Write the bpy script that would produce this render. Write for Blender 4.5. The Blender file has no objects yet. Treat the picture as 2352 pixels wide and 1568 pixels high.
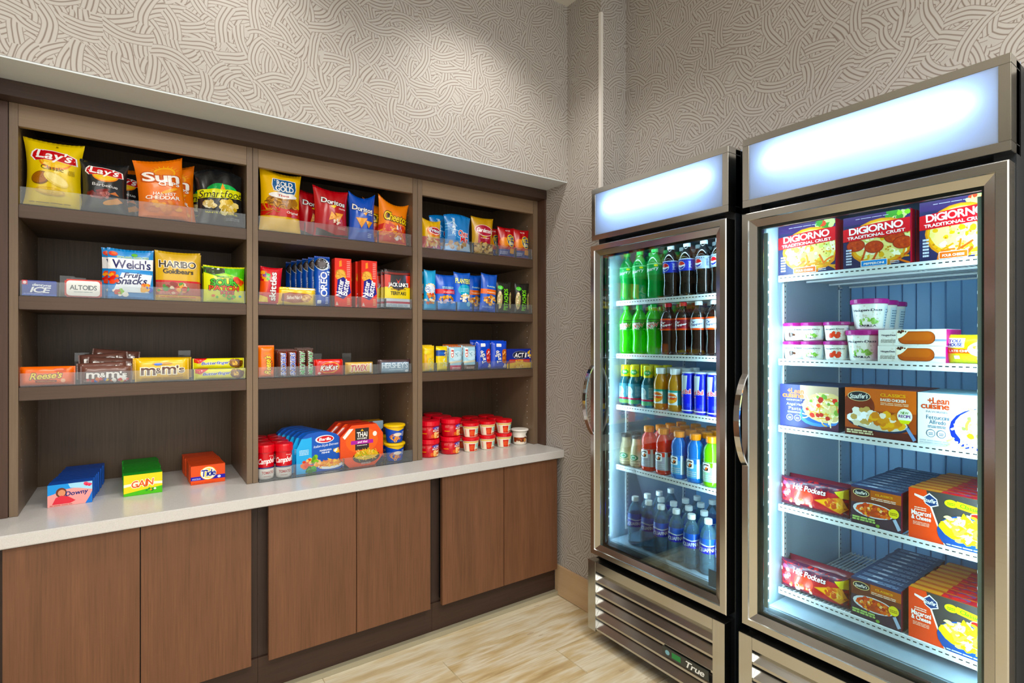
import bpy, bmesh, math, random
from math import sin, cos, pi, radians, sqrt
from mathutils import Vector, Matrix
from mathutils.geometry import tessellate_polygon

SC = bpy.context.scene
COL = SC.collection

# ------------------------------------------------------------------ camera
YAW = radians(54.9); FPX = 1230.0; CX = 1176.0; CY = 782.0; EYE = 1.323
cam_d = bpy.data.cameras.new('camera'); cam = bpy.data.objects.new('camera', cam_d); COL.objects.link(cam)
cam.location = (0, 0, EYE)
cam.rotation_euler = (radians(90), 0, YAW - radians(90))
cam_d.sensor_fit = 'HORIZONTAL'; cam_d.sensor_width = 36.0
cam_d.lens = 36.0 * FPX / 2352.0
cam_d.shift_y = (CY - 784.0) / 2352.0
cam_d.clip_start = 0.02
SC.camera = cam

# ------------------------------------------------------------------ world, lights, exposure
SC.view_settings.view_transform = 'Standard'
SC.view_settings.look = 'None'
SC.view_settings.gamma = 1.0
SC.view_settings.use_curve_mapping = False
SC.view_settings.exposure = 0.12
W = bpy.data.worlds.new('world'); SC.world = W; W.use_nodes = True
W.node_tree.nodes['Background'].inputs[0].default_value = (1.0, 0.985, 0.965, 1)
W.node_tree.nodes['Background'].inputs[1].default_value = 1.7
def lamp(name, kind, loc, energy, col=(1, 1, 1), rot=(0, 0, 0), **kw):
    d = bpy.data.lights.new(name, kind); d.energy = energy; d.color = col
    for k, v in kw.items(): setattr(d, k, v)
    o = bpy.data.objects.new(name, d); COL.objects.link(o); o.location = loc; o.rotation_euler = rot
    return o
WARM = (1.0, 0.945, 0.87)
for i, (x, y, e) in enumerate([(1.22, 1.66, 34), (0.28, 1.66, 24), (-0.75, 1.62, 24), (1.05, 0.55, 32), (-0.1, 0.5, 36), (-0.9, -0.4, 30), (0.9, -0.6, 30)]):
    lamp('ceiling_downlight', 'SPOT', (x, y, 3.0), e, WARM, spot_size=radians(118), spot_blend=0.75, shadow_soft_size=0.055)
lamp('front_fill_light', 'AREA', (0.35, -0.7, 3.0), 78, (1.0, 0.96, 0.90), shape='RECTANGLE', size=2.4, size_y=1.2)  # added area light behind the camera, front fill for the bookcase

# ------------------------------------------------------------------ small helpers
def L1(c): return c / 12.92 if c <= 0.04045 else ((c + 0.055) / 1.055) ** 2.4
def H(s):
    s = s.lstrip('#'); return tuple(L1(int(s[i:i + 2], 16) / 255) for i in (0, 2, 4)) + (1.0,)
_ca, _sa = cos(YAW), sin(YAW)
def _ray(u): a = (u - CX) / FPX; return _ca + a * _sa, _sa - a * _ca
def X_at(u, y): rx, ry = _ray(u); return y * rx / ry            # x where sight line u meets the plane y
def Y_at(u, x): rx, ry = _ray(u); return x * ry / rx            # y where sight line u meets the plane x
def mpp_y(u, y): rx, ry = _ray(u); return (y / ry) / FPX        # metres per picture unit on that plane
def mpp_x(u, x): rx, ry = _ray(u); return (x / rx) / FPX

class G:                                                         # mesh builder
    def __init__(s): s.v = []; s.f = []; s.c = []
    def face(s, pts, c=None):
        n = len(s.v); s.v += [tuple(p) for p in pts]; s.f.append(tuple(range(n, n + len(pts)))); s.c.append(c)
    def box(s, x0, x1, y0, y1, z0, z1, c=None):
        n = len(s.v)
        s.v += [(x, y, z) for z in (z0, z1) for y in (y0, y1) for x in (x0, x1)]
        for q in ((0, 2, 3, 1), (4, 5, 7, 6), (0, 1, 5, 4), (2, 6, 7, 3), (0, 4, 6, 2), (1, 3, 7, 5)):
            s.f.append(tuple(n + i for i in q)); s.c.append(c)
        return s
    def grid(s, P, nu, nv, c=None, flip=False, closed=False):
        n = len(s.v)
        mu = nu if closed else nu + 1
        for j in range(nv + 1):
            for i in range(mu): s.v.append(tuple(P(i / nu, j / nv)))
        for j in range(nv):
            for i in range(nu):
                a = n + j * mu + i; b = n + j * mu + (i + 1) % mu; d = a + mu; e = b + mu
                s.f.append((a, d, e, b) if flip else (a, b, e, d)); s.c.append(c(i, j) if callable(c) else c)
        return s
    def lathe(s, prof, n=24, c=None, cap=True):
        def P(u, v):
            r, z = prof[int(round(v * (len(prof) - 1)))]; a = u * 2 * pi
            return (r * cos(a), r * sin(a), z)
        b = len(s.v); s.grid(P, n, len(prof) - 1, c, closed=True)
        if cap:
            s.f.append(tuple(b + i for i in reversed(range(n)))); s.c.append(c if not callable(c) else c(0, 0))
            e = b + n * (len(prof) - 1); s.f.append(tuple(e + i for i in range(n))); s.c.append(c if not callable(c) else c(0, len(prof) - 2))
        return s
    def prism(s, poly, axis, a, b, c=None):                      # poly in the two other axes, extruded along axis
        def P(p, t): return {'x': (t, p[0], p[1]), 'y': (p[0], t, p[1]), 'z': (p[0], p[1], t)}[axis]
        k = len(poly); s.face([P(p, a) for p in poly], c); s.face([P(p, b) for p in reversed(poly)], c)
        for i in range(k):
            p, q = poly[i], poly[(i + 1) % k]; s.face([P(p, a), P(p, b), P(q, b), P(q, a)], c)
        return s
    def mesh(s, name, mat, smooth=False):
        me = bpy.data.meshes.new(name); me.from_pydata(s.v, [], s.f)
        if any(c is not None for c in s.c):
            at = me.attributes.new('Col', 'FLOAT_COLOR', 'FACE')
            buf = []
            for c in s.c: buf += list(c or (0.8, 0.8, 0.8, 1))
            at.data.foreach_set('color', buf)
        if smooth: me.polygons.foreach_set('use_smooth', [True] * len(me.polygons))
        me.materials.append(mat); me.validate(); me.update()
        return me
    def obj(s, name, mat, parent=None, smooth=False, bevel=0, recalc=True):
        me = s.mesh(name, mat, smooth)
        if recalc or bevel:
            bm = bmesh.new(); bm.from_mesh(me)
            if recalc: bmesh.ops.recalc_face_normals(bm, faces=bm.faces)
            if bevel: bmesh.ops.bevel(bm, geom=bm.edges[:] , offset=bevel, segments=2, affect='EDGES', clamp_overlap=True)
            bm.to_mesh(me); bm.free()
        o = bpy.data.objects.new(name, me); COL.objects.link(o)
        if parent: o.parent = parent
        return o
def empty(name, loc=(0, 0, 0), parent=None):
    o = bpy.data.objects.new(name, None); COL.objects.link(o); o.location = loc
    o.empty_display_size = 0.05
    if parent: o.parent = parent
    return o
def tag(o, label=None, cat=None, group=None, kind=None):
    for k, v in (('label', label), ('category', cat), ('group', group), ('kind', kind)):
        if v: o[k] = v
    return o
def box_obj(name, x0, x1, y0, y1, z0, z1, mat, parent=None, bevel=0, c=None):
    return G().box(x0, x1, y0, y1, z0, z1, c).obj(name, mat, parent, bevel=bevel)
def clone(o, loc=None, rot=None, label=None, group=None, parts=True, parent=None):
    c = o.copy(); COL.objects.link(c)
    if parent is not None: c.parent = parent
    if loc is not None: c.location = loc
    if rot is not None: c.rotation_euler = rot
    if label: c['label'] = label
    if group: c['group'] = group
    if parts:
        for ch in list(o.children):
            k = clone(ch, parts=True, parent=c)
    return c

# ------------------------------------------------------------------ materials
class N:
    def __init__(s, name):
        s.m = bpy.data.materials.new(name); s.m.use_nodes = True; s.t = s.m.node_tree; s.t.nodes.clear()
        s.out = s.t.nodes.new('ShaderNodeOutputMaterial')
    def new(s, kind, **kw):
        n = s.t.nodes.new('ShaderNode' + kind)
        for k, v in kw.items(): setattr(n, k, v)
        return n
    def put(s, sock, v):
        if hasattr(v, 'is_linked') or isinstance(v, bpy.types.NodeSocket): s.t.links.new(v, sock)
        else: sock.default_value = v
    def math(s, op, a, b=None, c=None):
        n = s.new('Math', operation=op); s.put(n.inputs[0], a)
        if b is not None: s.put(n.inputs[1], b)
        if c is not None: s.put(n.inputs[2], c)
        return n.outputs[0]
    def mix(s, f, a, b, typ='MIX'):
        n = s.new('Mix', data_type='RGBA', blend_type=typ); s.put(n.inputs[0], f); s.put(n.inputs[6], a); s.put(n.inputs[7], b); return n.outputs[2]
    def comb(s, x, y, z=0.0):
        n = s.new('CombineXYZ'); s.put(n.inputs[0], x); s.put(n.inputs[1], y); s.put(n.inputs[2], z); return n.outputs[0]
    def sep(s, v): n = s.new('SeparateXYZ'); s.put(n.inputs[0], v); return n.outputs
    def noise(s, vec, scale, detail=3.0, rough=0.5):
        n = s.new('TexNoise'); s.put(n.inputs['Vector'], vec); n.inputs['Scale'].default_value = scale
        n.inputs['Detail'].default_value = detail; n.inputs['Roughness'].default_value = rough; return n.outputs[0]
    def ramp(s, f, stops):
        n = s.new('ValToRGB'); e = n.color_ramp.elements
        while len(e) < len(stops): e.new(0.5)
        for k, (p, c) in enumerate(stops): e[k].position = p; e[k].color = c
        s.put(n.inputs[0], f); return n.outputs[0]
    def pos(s): return s.new('NewGeometry').outputs['Position']
    def mul(s, v, k):
        n = s.new('VectorMath', operation='MULTIPLY'); s.put(n.inputs[0], v); n.inputs[1].default_value = k; return n.outputs[0]
    def bsdf(s, col, rough=0.5, metal=0.0, spec=0.5, **kw):
        b = s.new('BsdfPrincipled'); s.put(b.inputs['Base Color'], col); s.put(b.inputs['Roughness'], rough)
        b.inputs['Metallic'].default_value = metal; b.inputs['Specular IOR Level'].default_value = spec
        for k, v in kw.items(): s.put(b.inputs[k.replace('_', ' ')], v)
        return b
    def done(s, shader): s.t.links.new(shader if isinstance(shader, bpy.types.NodeSocket) else shader.outputs[0], s.out.inputs[0]); return s.m

def plain(name, hexc, rough=0.5, metal=0.0, spec=0.5, **kw):
    n = N(name); c = H(hexc)
    v = n.noise(n.pos(), 40.0, 2.0)
    col = n.mix(n.math('MULTIPLY', v, 0.12), c, tuple(x * 0.7 for x in c[:3]) + (1,))
    return n.done(n.bsdf(col, rough, metal, spec, **kw))

def wood(name, light, dark, deep, grain='z', rough=0.42, scale=1.0, streak=0.5, spec=0.35):
    n = N(name); p = n.pos(); x, y, z = n.sep(p)[:3]
    ob = n.new('ObjectInfo').outputs['Random']
    s = n.math('ADD', x, n.math('MULTIPLY', y, 0.77))
    off = n.math('MULTIPLY', ob, 7.3)
    if grain == 'z': along, across = z, s
    elif grain == 'x': along, across = s, z
    else: along, across = x, y
    a = n.math('ADD', n.math('MULTIPLY', across, 1.0), off)
    fine = n.noise(n.comb(n.math('MULTIPLY', a, 190.0 * scale), n.math('MULTIPLY', along, 5.0 * scale)), 1.0, 3.0, 0.6)
    mid = n.noise(n.comb(n.math('MULTIPLY', a, 22.0 * scale), n.math('MULTIPLY', along, 1.6 * scale), 3.1), 1.0, 4.0, 0.55)
    big = n.noise(n.comb(n.math('MULTIPLY', a, 4.5 * scale), n.math('MULTIPLY', along, 1.1 * scale), 8.7), 1.0, 2.0)
    col = n.mix(n.math('MULTIPLY', mid, 1.0), H(dark), H(light))
    col = n.mix(n.math('MULTIPLY', n.math('SMOOTHSTEP' if False else 'POWER', fine, 2.0), streak * 1.6), col, H(deep))
    col = n.mix(n.math('MULTIPLY', big, 0.35), col, H(light))
    bp = n.new('Bump'); bp.inputs['Strength'].default_value = 0.06; bp.inputs['Distance'].default_value = 0.002; n.put(bp.inputs['Height'], fine)
    b = n.bsdf(col, rough, 0, spec); n.t.links.new(bp.outputs[0], b.inputs['Normal'])
    return n.done(b)

def wallpaper(name):
    n = N(name); x, y, z = n.sep(n.pos())[:3]
    s = n.math('ADD', x, y)
    base = n.comb(s, z)
    wob = n.new('TexNoise'); n.put(wob.inputs['Vector'], base); wob.inputs['Scale'].default_value = 9.0; wob.inputs['Detail'].default_value = 1.0
    wv = n.new('VectorMath', operation='MULTIPLY_ADD'); n.put(wv.inputs[0], wob.outputs['Color']); wv.inputs[1].default_value = (0.02, 0.02, 0); n.put(wv.inputs[2], base)
    col = None
    def layer(scale, off, hw, strands):
        v = n.new('VectorMath', operation='ADD'); n.put(v.inputs[0], wv.outputs[0]); v.inputs[1].default_value = off
        vo = n.new('TexVoronoi', voronoi_dimensions='2D', feature='F1'); n.put(vo.inputs['Vector'], v.outputs[0]); vo.inputs['Scale'].default_value = scale; vo.inputs['Randomness'].default_value = 0.9
        d = n.new('VectorMath', operation='SUBTRACT'); n.put(d.inputs[0], v.outputs[0]); n.put(d.inputs[1], vo.outputs['Position'])
        d2 = n.new('VectorMath', operation='SCALE'); n.put(d2.inputs[0], d.outputs[0]); d2.inputs['Scale'].default_value = scale
        dx, dy, _ = n.sep(d2.outputs[0])[:3]
        r, g, b = n.sep(vo.outputs['Color'])[:3]
        an = n.math('MULTIPLY', r, 6.2832); ca = n.math('COSINE', an); sa = n.math('SINE', an)
        px = n.math('ADD', n.math('MULTIPLY', dx, ca), n.math('MULTIPLY', dy, sa))
        py = n.math('SUBTRACT', n.math('MULTIPLY', dy, ca), n.math('MULTIPLY', dx, sa))
        R = n.math('ADD', n.math('MULTIPLY', g, 1.6), 0.75)
        q = n.math('SUBTRACT', px, R)
        rad = n.math('SQRT', n.math('ADD', n.math('MULTIPLY', q, q), n.math('MULTIPLY', py, py)))
        t = n.math('DIVIDE', n.math('SUBTRACT', rad, R), hw)         # -1..1 across the bundle
        inside = n.math('LESS_THAN', n.math('ABSOLUTE', t), 1.0)
        ph = n.math('FRACT', n.math('MULTIPLY', n.math('ADD', t, 1.0), strands * 0.5))
        dist = n.math('MINIMUM', ph, n.math('SUBTRACT', 1.0, ph))
        w = n.math('DIVIDE', dist, 0.23)
        return inside, n.math('MINIMUM', w, 1.0)
    i0, l0 = layer(9.8, (0.0, 0.0, 0), 0.19, 3.0)
    i1, l1 = layer(10.6, (3.37, 1.71, 0), 0.20, 3.0)
    i2, l2 = layer(10.2, (7.13, 5.29, 0), 0.21, 3.0)
    i3, l3 = layer(11.6, (1.93, 8.87, 0), 0.30, 4.0)
    i4, l4 = layer(13.0, (5.5, 2.2, 0), 0.36, 4.0)
    def over(i, a, b): return n.math('ADD', n.math('MULTIPLY', i, a), n.math('MULTIPLY', n.math('SUBTRACT', 1.0, i), b))
    m = over(i0, l0, over(i1, l1, over(i2, l2, over(i3, l3, over(i4, l4, 0.93)))))
    var = n.noise(base, 3.0, 2.0)
    cloth = n.noise(n.mul(base, (900, 900, 1)), 1.0, 1.0)
    lite = n.mix(var, H('#AFABA6'), H('#BBB8B3'))
    lite = n.mix(n.math('MULTIPLY', cloth, 0.18), lite, H('#A79F92'))
    col = n.mix(m, H('#75655A'), lite)
    return n.done(n.bsdf(col, 0.55, 0, 0.3))

def floor_mat():
    n = N('wood_look_tile'); p = n.pos(); x, y, z = n.sep(p)[:3]
    ob = n.new('ObjectInfo').outputs['Random']
    yy = n.math('ADD', y, n.math('MULTIPLY', ob, 31.0))
    xx = n.math('ADD', x, n.math('MULTIPLY', ob, 17.0))
    wv = n.noise(n.comb(n.math('MULTIPLY', xx, 2.6), n.math('MULTIPLY', yy, 15.0)), 1.0, 4.0, 0.55)
    gr = n.noise(n.comb(n.math('MULTIPLY', xx, 3.0), n.math('MULTIPLY', yy, 90.0)), 1.0, 4.0, 0.6)
    kn = n.noise(n.comb(n.math('MULTIPLY', xx, 5.0), n.math('MULTIPLY', yy, 14.0)), 1.0, 2.0)
    col = n.ramp(wv, [(0.28, H('#A88C5E')), (0.42, H('#CDB88C')), (0.55, H('#E2DCC6')), (0.66, H('#C9B384')), (0.78, H('#B0946A'))])
    col = n.mix(n.math('MULTIPLY', n.math('POWER', gr, 1.6), 0.8), col, H('#9C8154'))
    col = n.mix(n.math('MULTIPLY', n.math('GREATER_THAN', kn, 0.70), 0.35), col, H('#8A6A45'))
    col = n.mix(n.math('MULTIPLY', ob, 0.22), col, H('#DED6BC'))
    return n.done(n.bsdf(col, 0.32, 0, 0.4))

def quartz():
    n = N('white_quartz'); p = n.pos()
    v = n.new('TexVoronoi'); n.put(v.inputs['Vector'], p); v.inputs['Scale'].default_value = 800
    r = n.sep(v.outputs['Color'])[0]
    col = n.ramp(r, [(0.0, H('#C2C0BC')), (0.12, H('#C8C6C3')), (0.5, H('#CDCBC8')), (1.0, H('#D3D1CF'))])
    return n.done(n.bsdf(col, 0.22, 0, 0.45))

def steel(name, hexc='#B9B2A8', rough=0.24, axis='y'):
    n = N(name); p = n.pos(); x, y, z = n.sep(p)[:3]
    k = {'y': n.comb(n.math('MULTIPLY', y, 2.0), n.math('MULTIPLY', z, 700.0)), 'z': n.comb(n.math('MULTIPLY', y, 700.0), n.math('MULTIPLY', z, 2.0))}[axis]
    br = n.noise(k, 1.0, 2.0)
    c = H(hexc)
    col = n.mix(n.math('MULTIPLY', br, 0.35), c, tuple(q * 0.72 for q in c[:3]) + (1,))
    rr = n.math('ADD', n.math('MULTIPLY', br, 0.12), rough - 0.05)
    return n.done(n.bsdf(col, rr, 1.0))

def clear(name, tint='#FFFFFF', refl=1.0, rough=0.02, edge=0.0, edge_col='#FFFFFF', ior=1.45, haze=0.0, hc=(0.85, 0.92, 0.96, 1), trl=0.0):
    n = N(name); tr = n.new('BsdfTransparent'); tr.inputs[0].default_value = H(tint)
    if edge:
        lw = n.new('LayerWeight'); lw.inputs[0].default_value = 0.35
        tcol = n.mix(n.math('MULTIPLY', n.math('POWER', lw.outputs['Facing'], 2.0), edge), H(tint), H(edge_col)); n.t.links.new(tcol, tr.inputs[0])
    gl = n.new('BsdfGlossy'); gl.inputs['Roughness'].default_value = rough
    fr = n.new('Fresnel'); fr.inputs[0].default_value = ior
    mx = n.new('MixShader'); n.put(mx.inputs[0], n.math('MULTIPLY', fr.outputs[0], refl)); n.t.links.new(tr.outputs[0], mx.inputs[1]); n.t.links.new(gl.outputs[0], mx.inputs[2])
    if haze:
        df = n.new('BsdfDiffuse'); df.inputs[0].default_value = hc
        if trl:
            tl = n.new('BsdfTranslucent'); tl.inputs[0].default_value = hc; m4 = n.new('MixShader'); m4.inputs[0].default_value = trl; n.t.links.new(df.outputs[0], m4.inputs[1]); n.t.links.new(tl.outputs[0], m4.inputs[2]); df = m4
        m2 = n.new('MixShader'); m2.inputs[0].default_value = haze
        n.t.links.new(mx.outputs[0], m2.inputs[1]); n.t.links.new(df.outputs[0], m2.inputs[2]); return n.done(m2)
    return n.done(mx)

def vivid(n, a, s=1.14, v=1.16):
    h = n.new('HueSaturation'); h.inputs['Saturation'].default_value = s; h.inputs['Value'].default_value = v; n.t.links.new(a.outputs['Color'], h.inputs['Color']); return h.outputs[0]
def printed(name, rough=0.4, spec=0.5, coat=0.0, metal=0.0):
    n = N(name); a = n.new('Attribute', attribute_name='Col', attribute_type='GEOMETRY')
    b = n.bsdf(vivid(n, a), rough, metal, spec); b.inputs['Coat Weight'].default_value = coat; b.inputs['Coat Roughness'].default_value = 0.08
    return n.done(b)
def liquid(name, rough=0.06, trans=0.4):
    n = N(name); a = n.new('Attribute', attribute_name='Col', attribute_type='GEOMETRY')
    cc = vivid(n, a, 1.1, 1.35); d = n.bsdf(cc, rough, 0, 0.6)
    tr = n.new('BsdfTransparent'); n.t.links.new(cc, tr.inputs[0])
    tl = n.new('BsdfTranslucent'); n.t.links.new(cc, tl.inputs[0])
    m1 = n.new('MixShader'); m1.inputs[0].default_value = trans; n.t.links.new(d.outputs[0], m1.inputs[1]); n.t.links.new(tl.outputs[0], m1.inputs[2])
    m2 = n.new('MixShader'); m2.inputs[0].default_value = 0.15; n.t.links.new(m1.outputs[0], m2.inputs[1]); n.t.links.new(tr.outputs[0], m2.inputs[2])
    gl = n.new('BsdfGlossy'); gl.inputs['Roughness'].default_value = 0.05
    fr = n.new('Fresnel'); fr.inputs[0].default_value = 1.45
    m3 = n.new('MixShader'); n.t.links.new(fr.outputs[0], m3.inputs[0]); n.t.links.new(m2.outputs[0], m3.inputs[1]); n.t.links.new(gl.outputs[0], m3.inputs[2])
    return n.done(m3)
def glow(name, col, k):
    n = N(name); e = n.new('Emission'); e.inputs[0].default_value = col; e.inputs[1].default_value = k; return n.done(e)
def lightbox(name):
    n = N(name); v = n.noise(n.pos(), 8.0, 1.0)
    c = n.mix(v, (0.80, 0.89, 1.0, 1), (0.83, 0.91, 1.0, 1))
    t = n.new('BsdfTranslucent'); n.put(t.inputs[0], c)
    d = n.bsdf(c, 0.25, 0, 0.4)
    m = n.new('MixShader'); m.inputs[0].default_value = 0.85; n.t.links.new(d.outputs[0], m.inputs[1]); n.t.links.new(t.outputs[0], m.inputs[2])
    return n.done(m)

M = dict(
    wallpaper=wallpaper('woven_strand_wallpaper'), ceiling=plain('ceiling_paint', '#D9D6CE', 0.8), bead=plain('white_corner_trim', '#E6E2DC', 0.5),
    soffit=plain('grey_soffit_blue_lit', '#D4DCE0', 0.55),  # grey soffit with the fridges' bluish light put into its colour
    wood_frame=wood('dark_walnut_laminate', '#64493C', '#4A352B', '#2A1C16', 'z'), wood_frame_h=wood('dark_walnut_laminate_h', '#503E35', '#3B2D26', '#221813', 'x'),
    wood_val=wood('walnut_valance', '#9A8166', '#7B654F', '#584534', 'x', streak=0.45), wood_back=wood('walnut_back', '#6E5943', '#503F2E', '#281E15', 'z', streak=0.75),
    wood_panel=wood('walnut_edge', '#8C765F', '#705C48', '#4A3A2D', 'z', streak=0.45),
    wood_shelf=wood('walnut_shelf', '#66503F', '#4C3A2E', '#2E211A', 'x'),
    wood_door=wood('brown_cabinet_door', '#8C5F42', '#553824', '#2C1B12', 'z', streak=0.65), wood_dark=wood('espresso_toe_kick', '#4A352A', '#37271F', '#1E1410', 'x', rough=0.5),
    wood_dark_v=wood('espresso_filler', '#46352C', '#352720', '#1E1511', 'z', rough=0.5),
    floor=floor_mat(), base_tile=wood('wood_look_baseboard', '#CDB08C', '#B8976F', '#957654', 'x', rough=0.4, streak=0.3), shoe=plain('grey_shoe_strip', '#A39C83', 0.5), grout=plain('grout', '#B9AC8C', 0.9),
    quartz=quartz(), steel=steel('brushed_steel', '#CCCCC8', 0.20, 'y'), steel_v=steel('brushed_steel_v', '#CCCCC8', 0.18, 'z'), chrome=plain('chrome', '#D8D8D8', 0.08, 1.0),
    black=plain('black_rubber', '#0C0D10', 0.5), body=plain('graphite_enamel', '#20262C', 0.35), white_metal=plain('white_enamel', '#EDF1F2', 0.35),
    liner=plain('white_liner', '#C6DDEC', 0.4), liner_back=plain('blue_steel_liner', '#8CC2F2', 0.35, 0.0), liner_floor=plain('grey_liner_floor', '#B4CADA', 0.25, 0.2),
    glass=clear('fridge_glass', '#EAF6F4', 0.75), acrylic=clear('clear_acrylic', '#FBFDFD', 1.0, 0.06, haze=0.045),
    spacer=plain('black_frit', '#10181E', 0.3), panel=lightbox('sign_diffuser'), signbox=plain('sign_inner_white', '#8E9CB4', 0.7),
    card=printed('printed_card', 0.42, 0.4), foil=printed('printed_foil', 0.26, 0.6, 0.25), film=printed('printed_film', 0.3, 0.5, 0.15), plast=printed('plastic', 0.3, 0.5), tinm=printed('painted_metal', 0.25, 0.5, 0.3), flat=printed('printed_ink', 0.5, 0.3),
    liquid=liquid('bottled_drink'), bottle=clear('clear_bottle', '#D8F0FA', 1.0, 0.03, edge=0.6, edge_col='#78BCE0', haze=0.24, hc=(0.42, 0.78, 0.95, 1), trl=0.5),  # cyan tint and haze put refracted blue light into the bottle colour
)

# ------------------------------------------------------------------ the room
ROOM_Z = 3.033; SOF = 2.083; WX = 1.81; WX2 = 1.98
def struct(o): return tag(o, kind='structure')
fl = empty('floor'); struct(fl)
box_obj('subfloor', -3.2, 2.5, -2.6, 2.75, -0.05, -0.002, M['grout'], fl)
me_cache = {}
row = 0; yy = 2.17
random.seed(4)
while yy > -2.4:
    x = -3.0 + (row * 0.437) % 1.2 - 1.2
    while x < 2.42:
        a, b = max(x, -3.0), min(x + 1.197, 2.42)
        if b - a > 0.02:
            key = round(b - a, 3)
            if key not in me_cache:
                g = G().box(0, b - a, -0.197, 0, -0.004, 0.0); o = g.obj('plank', M['floor'], fl, bevel=0.0008); me_cache[key] = o.data
            else:
                o = bpy.data.objects.new('plank', me_cache[key]); COL.objects.link(o); o.parent = fl
            o.location = (a, yy, 0)
        x += 1.2
    yy -= 0.2; row += 1
struct(box_obj('ceiling', -3.2, 2.5, -2.6, 2.75, ROOM_Z, ROOM_Z + 0.05, M['ceiling']))
struct(box_obj('wall_soffit', -3.2, WX, SOF, 2.75, 2.137, ROOM_Z, M['wallpaper']))
struct(box_obj('trim_1', -3.2, WX, SOF + 0.001, 2.75, 2.1312, 2.1368, M['soffit']))
struct(box_obj('wall_back', -3.2, -0.402, SOF, 2.75, 0, 2.131, M['wallpaper']))
struct(box_obj('wall_rear', -0.402, WX, 2.752, 2.80, 0, 2.131, M['wallpaper']))
struct(box_obj('wall_right', WX, WX2, 1.84, 2.80, 0, ROOM_Z, M['wallpaper']))
struct(box_obj('wall_header', WX2, 2.5, 0.26, 1.84, 2.06, ROOM_Z, M['wallpaper']))
struct(box_obj('wall_front', WX2, 2.5, -2.6, 0.26, 0, ROOM_Z, M['wallpaper']))
struct(box_obj('wall_niche', 2.44, 2.5, 0.26, 1.84, 0, 2.06, M['wallpaper']))
struct(box_obj('wall_left', -3.2, -3.0, -2.6, SOF, 0, ROOM_Z, M['wallpaper']))
struct(G().box(WX - 0.003, WX + 0.012, 1.837, 1.84, 1.0, 2.885).box(WX - 0.003, WX, 1.84, 1.853, 1.0, 2.885).obj('trim_2', M['bead']))
struct(box_obj('baseboard_right', WX - 0.012, WX, 1.84, 2.169, 0, 0.155, M['base_tile'], bevel=0.002))
struct(box_obj('trim_3', -0.40, WX - 0.012, 2.142, 2.169, 0.0, 0.021, M['shoe'], bevel=0.001))

# ------------------------------------------------------------------ built-in bookcase
BAYS = ((-0.308, 0.356), (0.397, 1.059), (1.108, 1.767))
SH = (1.762, 1.467, 1.172); CT = 0.76; FY = 2.313; BY = 2.73
bk = empty('bookcase', (0, FY, CT)); tag(bk, 'dark walnut built-in bookcase with nine open snack shelves above the white counter', 'bookcase')
def bpart(name, x0, x1, y0, y1, z0, z1, m, bev=0.001):
    o = box_obj(name, x0, x1, y0, y1, z0, z1, M[m], None, bevel=bev); o.parent = bk; o.matrix_parent_inverse = Matrix.Translation((0, -FY, -CT)); return o
for a, b in ((-0.33, -0.308), (0.356, 0.3762), (0.3778, 0.397), (1.059, 1.0832), (1.0848, 1.108), (1.767, 1.797)):
    bpart('side_panel', a, b, FY, BY, CT + 0.0005, 2.10, 'wood_panel')
bpart('filler', -0.40, -0.3315, FY - 0.004, FY + 0.02, CT + 0.0005, 2.081, 'wood_frame')
bpart('filler', 1.7985, 1.8095, 2.253, FY + 0.05, CT + 0.0005, 2.081, 'wood_frame')
bpart('header', -0.40, 1.8095, 2.25, FY + 0.03, 2.082, 2.1305, 'wood_frame_h')
bpart('top_panel', -0.40, 1.8095, FY + 0.031, BY, 2.1015, 2.12, 'wood_frame_h')
for a, b in BAYS:
    bpart('valance', a + 0.0005, b - 0.0005, FY + 0.001, FY + 0.021, 2.011, 2.0995, 'wood_val')
    bpart('back_panel', a, b, BY + 0.0005, BY + 0.015, CT + 0.0005, 2.12, 'wood_back', 0)
    for s in SH: bpart('shelf', a + 0.0005, b - 0.0005, FY + 0.004, BY - 0.0005, s - 0.043, s, 'wood_shelf', 0.0015)
    for sx, xx in ((1, a), (-1, b)):                              # shelf pin holes
        g = G()
        for yv in (FY + 0.055, BY - 0.06):
            for k in range(34):
                zz = 0.83 + k * 0.034
                if min(abs(zz - s2 + 0.02) for s2 in SH) < 0.03: continue
                g.face([(xx + sx * 0.0006, yv + 0.0028 * cos(t * pi / 3), zz + 0.0028 * sin(t * pi / 3)) for t in range(6)])
        o = g.obj('pin_holes', M['bead'], None, recalc=False); o.parent = bk; o.matrix_parent_inverse = Matrix.Translation((0, -FY, -CT)); o['kind'] = 'stuff'

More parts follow.
